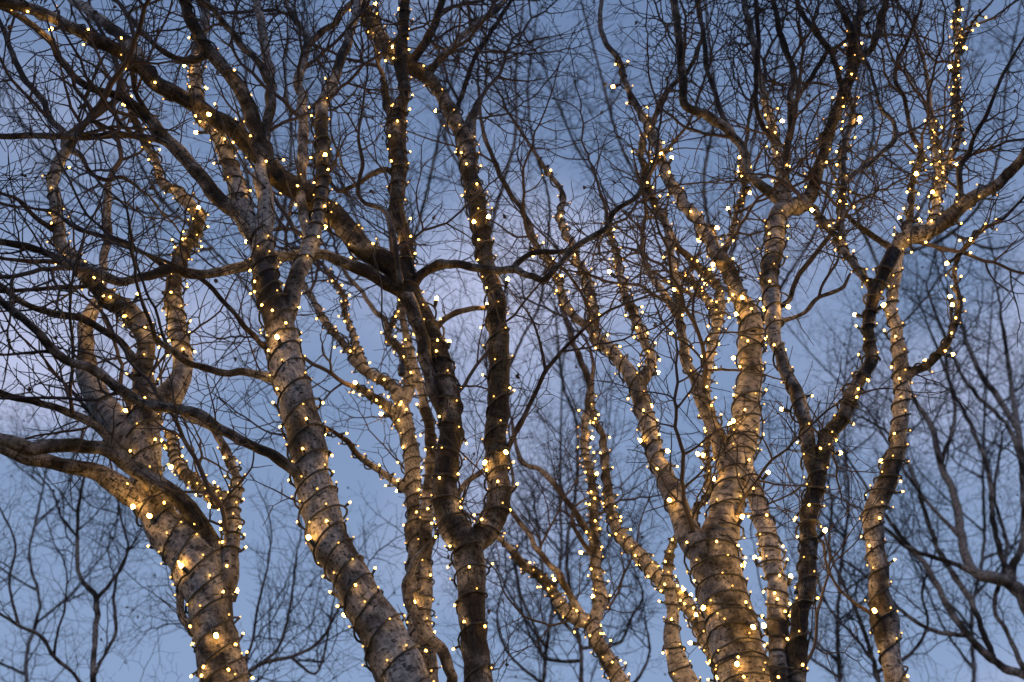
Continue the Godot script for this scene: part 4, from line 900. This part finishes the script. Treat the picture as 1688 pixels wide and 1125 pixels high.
func build_tree_s():
	start_tree("faint slender bare tree without lights behind the small Y-forked tree", "unlit bare trees in the background", Vector3(1.273, 0, -13.5), 0.8, 0.62)
	limb("trunk", 0.42, 0.42, 1.9, [1.273,0,-13.5,0.054, 1.227,1.259,-13.5,0.04, 1.139,2.609,-13.5,0.037, 1,3.823,-13.5,0.034, 0.883,4.497,-13.5,0.033, 0.743,5.121,-13.5,0.025, 0.725,5.642,-13.5,0.021, 0.534,5.91,-13.5,0.02, 0.406,6.183,-13.5,0.018, 0.33,6.532,-13.5,0.016, 0.314,6.89,-13.5,0.013])
	limb("limb", 0.42, 0.42, 1.9, [0.733,5.444,-13.5,0.021, 0.365,5.488,-13.537,0.019, 0.239,5.876,-13.606,0.017, 0.108,6.214,-13.695,0.016, 0.041,6.642,-13.8,0.014])
	limb("limb", 0.42, 0.42, 1.9, [0.723,5.576,-13.5,0.021, 1.153,5.653,-13.537,0.017, 1.303,5.944,-13.606,0.015, 1.458,6.214,-13.695,0.013, 1.413,6.498,-13.8,0.011])
	limb("limb", 0.42, 0.42, 1.9, [0.738,5.642,-13.5,0.021, 0.642,6.201,-13.554,0.022, 0.625,6.804,-13.653,0.02, 0.754,7.605,-13.781,0.021, 0.783,8.471,-13.932,0.019, 0.653,9.063,-14.104,0.02, 0.596,9.784,-14.294,0.018, 0.576,10.557,-14.5,0.013])
	limb("limb", 0.42, 0.42, 1.9, [0.754,5.057,-13.5,0.019, 0.361,5.202,-13.562,0.017, -0.026,5.561,-13.677,0.015, -0.162,6.014,-13.825,0.013, -0.063,6.569,-14,0.011])
	limb("limb", 0.42, 0.42, 1.9, [0.772,4.994,-13.5,0.019, 1.268,5.211,-13.596,0.017, 1.499,5.589,-13.772,0.015, 1.508,6,-14,0.011])
	end_tree()


func build_tree_t():
	start_tree("large blurred bare tree without lights at the right edge, curved limbs sweeping left", "unlit bare trees in the background", Vector3(5.373, 0, -12.5), 0.8, 0.62)
	limb("trunk", 0.42, 0.42, 1.0, [5.373,0,-12.5,0.166, 5.366,1.199,-12.5,0.122, 5.351,2.484,-12.5,0.114, 5.328,3.64,-12.5,0.106, 5.309,4.283,-12.5,0.102, 5.273,5.22,-12.5,0.082, 5.205,5.78,-12.5,0.074, 5.035,5.985,-12.5,0.069, 4.743,6.082,-12.5,0.055, 4.683,6.445,-12.5,0.045, 4.696,6.887,-12.5,0.044, 4.607,7.308,-12.5,0.036, 4.581,7.743,-12.5,0.032, 4.46,8.025,-12.5,0.027, 4.372,8.367,-12.5,0.022, 4.364,8.757,-12.5,0.016])
	limb("limb", 0.5, 0.42, 1.2, [5.101,5.94,-12.5,0.054, 5.176,6.172,-12.513,0.042, 5.3,6.346,-12.537,0.038, 5.435,6.868,-12.569,0.036, 5.547,7.523,-12.606,0.037, 5.592,7.913,-12.648,0.035, 5.634,8.318,-12.695,0.03, 5.692,8.738,-12.746,0.025, 5.742,9.34,-12.8,0.02])
	limb("limb", 0.5, 0.5, 1.2, [5.582,7.756,-12.631,0.037, 5.432,8.201,-12.649,0.035, 5.315,8.505,-12.682,0.033, 5.254,8.894,-12.724,0.025, 5.233,9.324,-12.774,0.02, 5.171,9.696,-12.831,0.014])
	limb("limb", 0.42, 0.42, 1.1, [5.299,4.92,-12.5,0.057, 5.061,5.027,-12.522,0.045, 4.854,5.129,-12.562,0.043, 4.603,5.451,-12.615,0.039, 4.445,5.852,-12.677,0.035, 4.34,6.237,-12.747,0.031, 4.108,6.674,-12.825,0.023, 3.952,7.082,-12.909,0.019, 3.771,7.559,-13,0.014])
	limb("limb", 0.42, 0.42, 1.2, [4.807,5.18,-12.573,0.034, 4.692,5.816,-12.609,0.032, 4.579,6.131,-12.674,0.03, 4.481,6.532,-12.759,0.026, 4.415,7.326,-12.859,0.024, 4.327,7.695,-12.973,0.019])
	limb("limb", 0.42, 0.42, 1.2, [4.741,6.069,-12.5,0.03, 4.463,6.186,-12.463,0.025, 4.087,6.292,-12.394,0.022, 3.897,6.422,-12.305,0.02, 3.644,6.579,-12.2,0.015])
	limb("limb", 0.42, 0.42, 1.3, [5.086,5.959,-12.5,0.035, 5.061,6.58,-12.536,0.03, 5.14,7.233,-12.601,0.026, 5.083,7.857,-12.686,0.024, 4.999,8.366,-12.786,0.019, 4.942,9.068,-12.9,0.017])
	limb("limb", 0.42, 0.42, 1.3, [4.676,6.445,-12.5,0.025, 4.459,6.785,-12.537,0.02, 4.281,7.164,-12.606,0.018, 4.168,7.565,-12.695,0.016, 4.054,7.989,-12.8,0.014])
	limb("limb", 0.42, 0.42, 1.3, [4.611,7.294,-12.5,0.023, 4.891,7.942,-12.558,0.021, 4.936,8.613,-12.663,0.019, 5.172,9.34,-12.8,0.017])
	limb("limb", 0.42, 0.5, 1.3, [5.521,7.375,-12.599,0.026, 5.465,7.832,-12.636,0.024, 5.173,8.323,-12.705,0.022, 5.042,9.007,-12.793,0.02, 4.98,9.739,-12.899,0.015])
	limb("limb", 0.42, 0.42, 1.3, [4.616,5.451,-12.615,0.024, 4.281,5.513,-12.652,0.022, 4.025,5.725,-12.721,0.02, 3.786,6.08,-12.81,0.015, 3.587,6.319,-12.915,0.013])
	limb("limb", 0.42, 0.42, 1.3, [5.074,5.033,-12.522,0.029, 4.989,5.489,-12.576,0.024, 4.953,5.774,-12.674,0.022, 5.258,6.48,-12.801,0.021, 5.296,7.099,-12.951,0.019, 5.547,7.766,-13.122,0.014])
	end_tree()


func build_tree_u():
	start_tree("thin blurred bare tree without lights behind the slim trunk furthest right", "unlit bare trees in the background", Vector3(3.93, 0, -13), 0.8, 0.62)
	limb("trunk", 0.42, 0.42, 1.9, [3.93,0,-13,0.045, 3.913,1.262,-13,0.034, 3.882,2.615,-13,0.031, 3.832,3.832,-13,0.029, 3.791,4.508,-13,0.028, 3.741,5.133,-13,0.022, 3.699,5.448,-13,0.023, 3.623,5.816,-13,0.021, 3.503,6.167,-13,0.019, 3.422,6.556,-13,0.017, 3.517,7.048,-13,0.013, 3.481,7.411,-13,0.011])
	limb("limb", 0.42, 0.42, 1.9, [3.722,5.302,-13,0.016, 3.524,5.632,-13.037,0.017, 3.432,5.784,-13.106,0.015, 3.327,6.08,-13.195,0.013, 3.329,6.459,-13.3,0.011])
	limb("limb", 0.42, 0.42, 1.9, [3.723,5.177,-13,0.018, 4.118,5.376,-13.037,0.017, 4.382,5.719,-13.106,0.015, 4.401,6.08,-13.195,0.013, 4.591,6.459,-13.3,0.011])
	end_tree()


func build_tree_v():
	start_tree("tall faint bare tree without lights behind the right black stem of the forked tree", "unlit bare trees in the background", Vector3(-0.14, 0, -11.938), 0.8, 0.62)
	limb("trunk", 0.42, 0.42, 0.9, [-0.14,0,-11.938,0.054, -0.152,1.169,-11.945,0.04, -0.176,2.422,-11.959,0.037, -0.213,3.549,-11.981,0.034, -0.245,4.176,-12,0.033, -0.315,5.265,-12.042,0.029, -0.414,6.206,-12.083,0.028, -0.273,6.615,-12.125,0.027, -0.165,7.177,-12.167,0.025, -0.145,8.21,-12.208,0.026, -0.178,9.167,-12.25,0.027, -0.269,10.025,-12.292,0.026, -0.102,10.937,-12.333,0.024, 0.045,11.717,-12.375,0.022, 0.047,12.742,-12.417,0.018, 0.128,13.729,-12.458,0.016, 0.172,14.437,-12.5,0.014])
	limb("limb", 0.42, 0.42, 1.3, [-0.145,8.058,-12.204,0.019, 0.108,8.678,-12.226,0.015, 0.316,9.177,-12.265,0.016, 0.395,9.871,-12.316,0.016, 0.444,10.698,-12.377,0.017, 0.27,11.583,-12.446,0.015, 0.202,12.53,-12.522,0.015, 0.29,13.545,-12.604,0.013])
	limb("limb", 0.42, 0.42, 1.3, [-0.239,9.849,-12.283,0.021, -0.497,10.478,-12.319,0.019, -0.62,11.16,-12.385,0.019, -0.823,11.697,-12.469,0.017, -0.85,12.572,-12.57,0.015, -0.997,13.404,-12.683,0.013])
	end_tree()


func build_tree_w():
	start_tree("tall faint bare tree without lights behind the broad leaning trunk, branching upper left", "unlit bare trees in the background", Vector3(-0.38, 0, -12.42), 0.8, 0.62)
	limb("trunk", 0.42, 0.42, 1.1, [-0.38,0,-12.42,0.062, -0.441,1.199,-12.429,0.046, -0.556,2.484,-12.447,0.043, -0.739,3.64,-12.476,0.04, -0.893,4.283,-12.5,0.038, -1.242,5.421,-12.555,0.034, -1.802,6.407,-12.609,0.033, -2.251,7.55,-12.664,0.031, -2.59,8.643,-12.718,0.03, -2.831,9.49,-12.773,0.028, -2.989,10.214,-12.827,0.027, -3.238,10.976,-12.882,0.025, -3.477,12.076,-12.936,0.023, -3.572,13.257,-12.991,0.021, -3.829,14.415,-13.045,0.019, -3.964,15.172,-13.1,0.017])
	limb("limb", 0.42, 0.42, 1.15, [-2.59,8.643,-12.718,0.023, -3.113,9.642,-12.745,0.019, -3.713,10.37,-12.795,0.019, -4.426,11.147,-12.86,0.02, -4.98,12.175,-12.936,0.018, -5.334,13.286,-13.022,0.016, -5.848,14.258,-13.118,0.014])
	limb("limb", 0.42, 0.42, 1.15, [-4.065,10.753,-12.827,0.02, -4.864,10.982,-12.89,0.017, -5.676,11.541,-13.004,0.018, -6.322,12.25,-13.152,0.016, -6.896,13.233,-13.327,0.014])
	limb("limb", 0.42, 0.42, 1.15, [-3.628,10.277,-12.79,0.019, -4.362,10.214,-12.828,0.017, -5.019,10.529,-12.896,0.015, -5.736,11.052,-12.985,0.013, -6.338,11.223,-13.09,0.01])
	limb("limb", 0.42, 0.42, 1.4, [-2.946,10.028,-12.811,0.024, -2.826,11.054,-12.861,0.022, -2.863,12.189,-12.952,0.021, -3.061,13.329,-13.071,0.019, -3.109,14.578,-13.211,0.014])
	end_tree()


func build_tree_x():
	start_tree("tall faint bare tree without lights behind the left black stem of the forked tree", "unlit bare trees in the background", Vector3(-0.249, 0, -13.923), 0.8, 0.62)
	limb("trunk", 0.42, 0.42, 1.1, [-0.249,0,-13.923,0.07, -0.261,1.289,-13.932,0.051, -0.284,2.671,-13.95,0.048, -0.32,3.914,-13.977,0.045, -0.351,4.605,-14,0.043, -0.423,5.877,-14.055,0.036, -0.528,7.129,-14.109,0.035, -0.783,8.092,-14.164,0.034, -0.835,9.124,-14.218,0.033, -1.144,10.23,-14.273,0.031, -1.439,11.123,-14.327,0.03, -1.597,12.172,-14.382,0.028, -1.657,13.402,-14.436,0.026, -1.851,14.603,-14.491,0.024, -2.106,15.889,-14.545,0.022, -2.252,16.726,-14.6,0.019])
	limb("limb", 0.42, 0.42, 1.15, [-1.235,10.521,-14.289,0.026, -1.836,11.214,-14.316,0.022, -2.271,12.16,-14.365,0.022, -2.655,13.284,-14.429,0.02, -2.852,14.615,-14.504,0.021, -3.234,15.804,-14.589,0.019])
	limb("limb", 0.42, 0.42, 1.15, [-2.023,11.576,-14.336,0.022, -2.53,11.652,-14.373,0.019, -3.107,12.427,-14.442,0.017, -3.476,13.479,-14.53,0.017, -3.703,14.733,-14.636,0.015])
	limb("limb", 0.42, 0.42, 1.15, [-1.435,11.022,-14.322,0.027, -1.216,12.165,-14.372,0.022, -1.082,13.201,-14.463,0.023, -0.901,14.565,-14.582,0.021, -0.607,15.933,-14.722,0.019])
	end_tree()


func build_tree_y():
	start_tree("tall faint bare tree without lights behind the thickest trunk", "unlit bare trees in the background", Vector3(2.386, 0, -12.921), 0.8, 0.62)
	limb("trunk", 0.42, 0.42, 1.2, [2.386,0,-12.921,0.065, 2.379,1.229,-12.93,0.048, 2.365,2.546,-12.948,0.044, 2.344,3.732,-12.976,0.041, 2.327,4.39,-13,0.04, 2.286,5.573,-13.055,0.033, 2.217,6.597,-13.109,0.033, 2.535,7.484,-13.164,0.031, 2.769,8.434,-13.218,0.03, 2.901,9.369,-13.273,0.029, 2.723,10.187,-13.327,0.027, 2.581,10.679,-13.382,0.025, 2.517,11.772,-13.436,0.024, 2.786,13.052,-13.491,0.022, 2.801,14.207,-13.545,0.02, 2.815,15.443,-13.6,0.018])
	limb("limb", 0.42, 0.42, 1.15, [2.836,9.816,-13.3,0.024, 2.182,10.55,-13.327,0.02, 1.776,11.433,-13.376,0.021, 1.432,12.483,-13.439,0.021, 1.236,13.727,-13.515,0.019, 1.023,15.08,-13.6,0.017])
	limb("limb", 0.42, 0.42, 1.15, [1.915,11.134,-13.361,0.02, 1.456,11.256,-13.399,0.018, 1.089,11.895,-13.467,0.016, 0.79,12.682,-13.556,0.016, 0.479,13.859,-13.661,0.014])
	limb("limb", 0.42, 0.42, 1.15, [2.695,10.284,-13.338,0.025, 2.989,11.345,-13.388,0.023, 3.222,12.412,-13.48,0.021, 3.659,13.69,-13.598,0.02, 3.949,14.975,-13.738,0.017])
	limb("limb", 0.42, 0.42, 1.15, [2.883,9.194,-13.262,0.024, 3.354,10.095,-13.323,0.02, 3.848,10.902,-13.435,0.02, 4.235,11.881,-13.58,0.019, 4.671,13.056,-13.752,0.019, 5.047,14.23,-13.946,0.017, 5.457,15.512,-14.162,0.015])
	end_tree()


func build_tree_z():
	start_tree("tall faint bare tree without lights at the upper right behind the long bough", "unlit bare trees in the background", Vector3(4.424, 0, -13.407), 0.8, 0.62)
	limb("trunk", 0.42, 0.42, 1.3, [4.424,0,-13.407,0.074, 4.401,1.259,-13.418,0.054, 4.358,2.609,-13.439,0.051, 4.289,3.823,-13.472,0.047, 4.231,4.497,-13.5,0.045, 4.118,5.526,-13.555,0.039, 4.117,6.644,-13.609,0.036, 4.357,7.631,-13.664,0.035, 4.685,8.528,-13.718,0.031, 4.808,9.486,-13.773,0.03, 4.887,10.325,-13.827,0.028, 5.163,11.114,-13.882,0.026, 5.75,12.15,-13.936,0.024, 6.206,13.256,-13.991,0.022, 6.515,14.436,-14.045,0.02, 6.936,15.7,-14.1,0.018])
	limb("limb", 0.42, 0.42, 1.15, [4.879,10.135,-13.816,0.025, 4.723,10.896,-13.843,0.023, 4.62,11.812,-13.892,0.024, 5.051,13.009,-13.956,0.022, 5.149,14.191,-14.031,0.02, 5.058,15.344,-14.116,0.018])
	limb("limb", 0.42, 0.42, 1.15, [5.088,10.911,-13.865,0.026, 5.747,11.225,-13.901,0.024, 6.369,11.867,-13.967,0.022, 6.836,12.871,-14.051,0.02, 7.209,14.183,-14.152,0.017, 7.685,15.489,-14.265,0.015])
	limb("limb", 0.42, 0.42, 1.15, [5.839,11.278,-13.908,0.021, 6.391,11.088,-13.985,0.018, 7.002,11.479,-14.126,0.016, 7.515,12.432,-14.308,0.014])
	end_tree()


func build_tree_m():
	start_tree("faint distant bare tree without lights in the far lower left corner", "unlit bare trees in the background", Vector3(-5.155, 0, -14.813), 0.8, 0.62)
	limb("trunk", 0.42, 0.42, 1.3, [-5.155,0,-14.813,0.048, -5.202,1.349,-14.835,0.036, -5.293,2.795,-14.877,0.033, -5.436,4.097,-14.944,0.031, -5.557,4.819,-15,0.03, -5.68,5.393,-15.057,0.027, -5.826,5.992,-15.114,0.024, -5.806,6.619,-15.171,0.021, -6.076,7.276,-15.229,0.018, -6.102,7.964,-15.286,0.015, -6.149,8.685,-15.343,0.011, -6.4,9.195,-15.4,0.009])
	limb("limb", 0.42, 0.42, 1.6, [-5.761,5.722,-15.091,0.019, -6.219,5.936,-15.168,0.015, -6.597,6.182,-15.307,0.013, -7.013,6.554,-15.487,0.01, -7.404,6.917,-15.7,0.008])
	limb("limb", 0.42, 0.42, 1.6, [-5.815,6.359,-15.149,0.017, -5.419,6.739,-15.118,0.014, -5.203,7.03,-15.061,0.011, -4.98,7.387,-14.987,0.009, -4.954,7.798,-14.9,0.008])
	limb("limb", 0.42, 0.42, 1.6, [-5.881,6.801,-15.189,0.015, -6.237,6.996,-15.143,0.012, -6.662,7.29,-15.059,0.01, -6.922,7.666,-14.951,0.008, -7.094,7.883,-14.823,0.008])
	limb("limb", 0.42, 0.42, 1.6, [-6.092,7.683,-15.263,0.013, -5.82,8.171,-15.338,0.01, -5.855,8.756,-15.477,0.009, -5.851,9.431,-15.656,0.008, -5.999,10.077,-15.868,0.008])
	limb("limb", 0.42, 0.42, 1.6, [-6.121,8.262,-15.309,0.012, -6.63,8.653,-15.268,0.009, -7.019,9.056,-15.195,0.008, -7.184,9.606,-15.1,0.008, -7.365,10.066,-14.988,0.008])
	limb("limb", 0.42, 0.42, 1.6, [-6.216,8.821,-15.36,0.012, -5.914,9.33,-15.386,0.01, -5.578,10.007,-15.434,0.008, -5.429,10.806,-15.495,0.008, -5.395,11.536,-15.568,0.009])
	end_tree()


func build_tree_o():
	start_tree("faint distant bare tree without lights in the gap behind the small Y-forked tree's arms", "unlit bare trees in the background", Vector3(0.472, 0, -15.863), 0.8, 0.62)
	limb("trunk", 0.42, 0.42, 1.3, [0.472,0,-15.863,0.052, 0.465,1.41,-15.879,0.038, 0.452,2.92,-15.91,0.035, 0.432,4.279,-15.959,0.033, 0.415,5.034,-16,0.032, 0.392,5.849,-16.057,0.029, 0.494,6.712,-16.114,0.026, 0.652,7.627,-16.171,0.023, 0.661,8.599,-16.229,0.02, 0.7,9.632,-16.286,0.016, 0.759,10.732,-16.343,0.012, 0.937,11.516,-16.4,0.01])
	limb("limb", 0.42, 0.42, 1.6, [0.45,6.339,-16.091,0.021, 0.14,6.8,-16.147,0.017, -0.128,7.318,-16.247,0.014, -0.324,7.972,-16.378,0.011, -0.415,8.698,-16.532,0.009])
	limb("limb", 0.42, 0.42, 1.6, [0.498,6.734,-16.114,0.018, 0.937,7.134,-16.108,0.015, 1.208,7.563,-16.096,0.012, 1.442,8.137,-16.08,0.01, 1.743,8.726,-16.062,0.008])
	limb("limb", 0.42, 0.42, 1.6, [0.66,8.46,-16.223,0.017, 0.217,8.852,-16.251,0.013, -0.11,9.473,-16.303,0.011, -0.197,10.129,-16.371,0.009, -0.237,10.653,-16.451,0.009])
	limb("limb", 0.42, 0.42, 1.6, [0.661,8.611,-16.229,0.014, 0.95,8.927,-16.249,0.011, 1.3,9.336,-16.288,0.009, 1.394,9.735,-16.337,0.009, 1.45,10.287,-16.396,0.009])
	limb("limb", 0.42, 0.42, 1.6, [0.741,10.39,-16.326,0.013, 0.473,10.773,-16.337,0.011, 0.211,11.167,-16.359,0.009, -0.045,11.647,-16.386,0.009, -0.102,12.132,-16.419,0.009])
	limb("limb", 0.42, 0.42, 1.6, [0.777,10.808,-16.349,0.013, 1.032,11.264,-16.37,0.011, 1.179,11.734,-16.409,0.009, 1.307,12.462,-16.46,0.009, 1.375,13.138,-16.52,0.009])
	limb("limb", 0.42, 0.42, 1.6, [0.431,6.178,-16.08,0.021, 0.226,6.527,-16.098,0.017, 0.103,7.01,-16.131,0.014, 0.052,7.363,-16.174,0.011, -0.057,7.828,-16.225,0.009])
	limb("limb", 0.42, 0.42, 1.6, [0.638,7.542,-16.166,0.019, 0.958,8.021,-16.199,0.015, 1.246,8.461,-16.259,0.012, 1.336,8.957,-16.337,0.01, 1.471,9.556,-16.43,0.009])
	limb("limb", 0.42, 0.42, 1.6, [0.653,7.678,-16.177,0.016, 0.337,8.103,-16.207,0.013, 0.116,8.464,-16.261,0.011, -0.072,8.833,-16.33,0.009, -0.346,9.307,-16.413,0.008])
	end_tree()


func build_tree_r():
	start_tree("faint distant bare tree without lights between the dark crooked stem and the slim rightmost trunk", "unlit bare trees in the background", Vector3(3.594, 0, -15.353), 0.8, 0.62)
	limb("trunk", 0.42, 0.42, 1.3, [3.594,0,-15.353,0.05, 3.628,1.379,-15.37,0.037, 3.695,2.858,-15.403,0.034, 3.8,4.188,-15.456,0.032, 3.888,4.927,-15.5,0.031, 4.002,5.672,-15.557,0.028, 4.078,6.46,-15.614,0.025, 4.243,7.293,-15.671,0.022, 4.475,8.174,-15.729,0.019, 4.552,9.108,-15.786,0.016, 4.696,10.099,-15.843,0.012, 4.879,10.805,-15.9,0.009])
	limb("limb", 0.42, 0.42, 1.6, [4.038,6.038,-15.586,0.02, 3.78,6.321,-15.648,0.016, 3.641,6.705,-15.762,0.013, 3.608,7.014,-15.91,0.011, 3.632,7.28,-16.085,0.009])
	limb("limb", 0.42, 0.42, 1.6, [4.095,6.546,-15.62,0.018, 4.551,6.913,-15.669,0.014, 4.819,7.338,-15.758,0.012, 4.988,7.639,-15.873,0.009, 5.333,8.096,-16.009,0.008])
	limb("limb", 0.42, 0.42, 1.6, [4.35,7.699,-15.7,0.016, 4.036,8.083,-15.653,0.013, 3.725,8.42,-15.567,0.01, 3.474,8.789,-15.456,0.008, 3.455,9.269,-15.324,0.008])
	limb("limb", 0.42, 0.42, 1.6, [4.536,8.917,-15.774,0.014, 4.981,9.264,-15.83,0.011, 5.237,9.789,-15.931,0.009, 5.457,10.316,-16.062,0.009, 5.755,10.736,-16.218,0.009])
	limb("limb", 0.42, 0.42, 1.6, [4.681,9.999,-15.837,0.013, 4.354,10.475,-15.9,0.01, 3.99,11.192,-16.016,0.009, 3.756,11.927,-16.165,0.009, 3.667,12.83,-16.342,0.009])
	limb("limb", 0.42, 0.42, 1.6, [4.768,10.378,-15.866,0.013, 5.162,10.744,-15.885,0.01, 5.508,11.193,-15.92,0.009, 5.702,11.696,-15.965,0.009, 5.902,12.31,-16.018,0.009])
	limb("limb", 0.42, 0.42, 1.6, [4.017,5.818,-15.569,0.02, 3.582,6.161,-15.538,0.016, 3.294,6.558,-15.481,0.013, 3.133,6.923,-15.408,0.01, 3.089,7.321,-15.322,0.008])
	limb("limb", 0.42, 0.42, 1.6, [4.166,6.905,-15.643,0.018, 4.541,7.15,-15.623,0.014, 4.897,7.436,-15.587,0.012, 5.175,7.7,-15.54,0.009, 5.236,7.94,-15.484,0.008])
	limb("limb", 0.42, 0.42, 1.6, [4.365,7.756,-15.7,0.016, 4.209,8.107,-15.697,0.013, 3.957,8.455,-15.691,0.01, 3.734,8.684,-15.683,0.008, 3.765,8.972,-15.675,0.008])
	end_tree()


func build_tree_j():
	start_tree("faintest distant bare tree behind the sweeping curved limbs at the right edge", "unlit bare trees in the background", Vector3(5.44, 0, -16.872), 0.8, 0.62)
	limb("trunk", 0.42, 0.42, 1.3, [5.44,0,-16.872,0.055, 5.501,1.47,-16.887,0.041, 5.618,3.044,-16.916,0.038, 5.803,4.461,-16.962,0.035, 5.959,5.249,-17,0.034, 6.191,6.162,-17.057,0.031, 6.361,7.132,-17.114,0.028, 6.732,8.164,-17.171,0.025, 6.937,9.262,-17.229,0.021, 7.208,10.434,-17.286,0.017, 7.528,11.685,-17.343,0.013, 7.768,12.579,-17.4,0.01])
	limb("limb", 0.42, 0.42, 1.6, [6.222,6.335,-17.069,0.022, 5.941,6.917,-17.119,0.018, 5.813,7.563,-17.212,0.014, 5.701,8.094,-17.332,0.012, 5.708,8.681,-17.474,0.01])
	limb("limb", 0.42, 0.42, 1.6, [6.461,7.408,-17.131,0.02, 6.891,7.83,-17.073,0.016, 7.114,8.151,-16.966,0.013, 7.275,8.521,-16.827,0.01, 7.416,8.836,-16.663,0.008])
	limb("limb", 0.42, 0.42, 1.6, [6.77,8.364,-17.183,0.017, 6.292,8.917,-17.184,0.014, 5.954,9.42,-17.186,0.011, 5.9,10.049,-17.188,0.009, 5.724,10.617,-17.191,0.009])
	limb("limb", 0.42, 0.42, 1.6, [7.164,10.248,-17.274,0.015, 7.902,10.865,-17.295,0.012, 8.33,11.469,-17.333,0.01, 8.783,12.236,-17.383,0.01, 9.216,12.945,-17.441,0.01])
	limb("limb", 0.42, 0.42, 1.6, [7.5,11.578,-17.337,0.014, 6.958,11.858,-17.375,0.011, 6.69,12.161,-17.445,0.01, 6.404,12.628,-17.535,0.01, 6.412,13.143,-17.642,0.01])
	limb("limb", 0.42, 0.42, 1.6, [7.763,12.557,-17.4,0.014, 8.313,12.902,-17.398,0.012, 8.571,13.204,-17.395,0.01, 8.824,13.738,-17.392,0.01, 9.04,14.342,-17.387,0.01])
	limb("limb", 0.42, 0.42, 1.6, [6.323,6.914,-17.103,0.022, 5.949,7.513,-17.167,0.018, 5.705,8.1,-17.285,0.015, 5.558,8.741,-17.437,0.012, 5.563,9.483,-17.617,0.01])
	limb("limb", 0.42, 0.42, 1.6, [6.653,7.942,-17.16,0.02, 7.144,8.137,-17.112,0.016, 7.52,8.486,-17.023,0.013, 7.817,8.872,-16.909,0.01, 8.105,9.171,-16.773,0.009])
	limb("limb", 0.42, 0.42, 1.6, [6.93,9.223,-17.229,0.018, 6.601,9.515,-17.294,0.014, 6.379,10.089,-17.413,0.012, 6.213,10.716,-17.568,0.01, 6.196,11.347,-17.75,0.01])
	limb("limb", 0.42, 0.42, 1.6, [6.991,9.498,-17.24,0.015, 7.301,9.974,-17.226,0.012, 7.56,10.517,-17.2,0.01, 7.831,10.907,-17.167,0.009, 8.008,11.41,-17.128,0.009])
	end_tree()
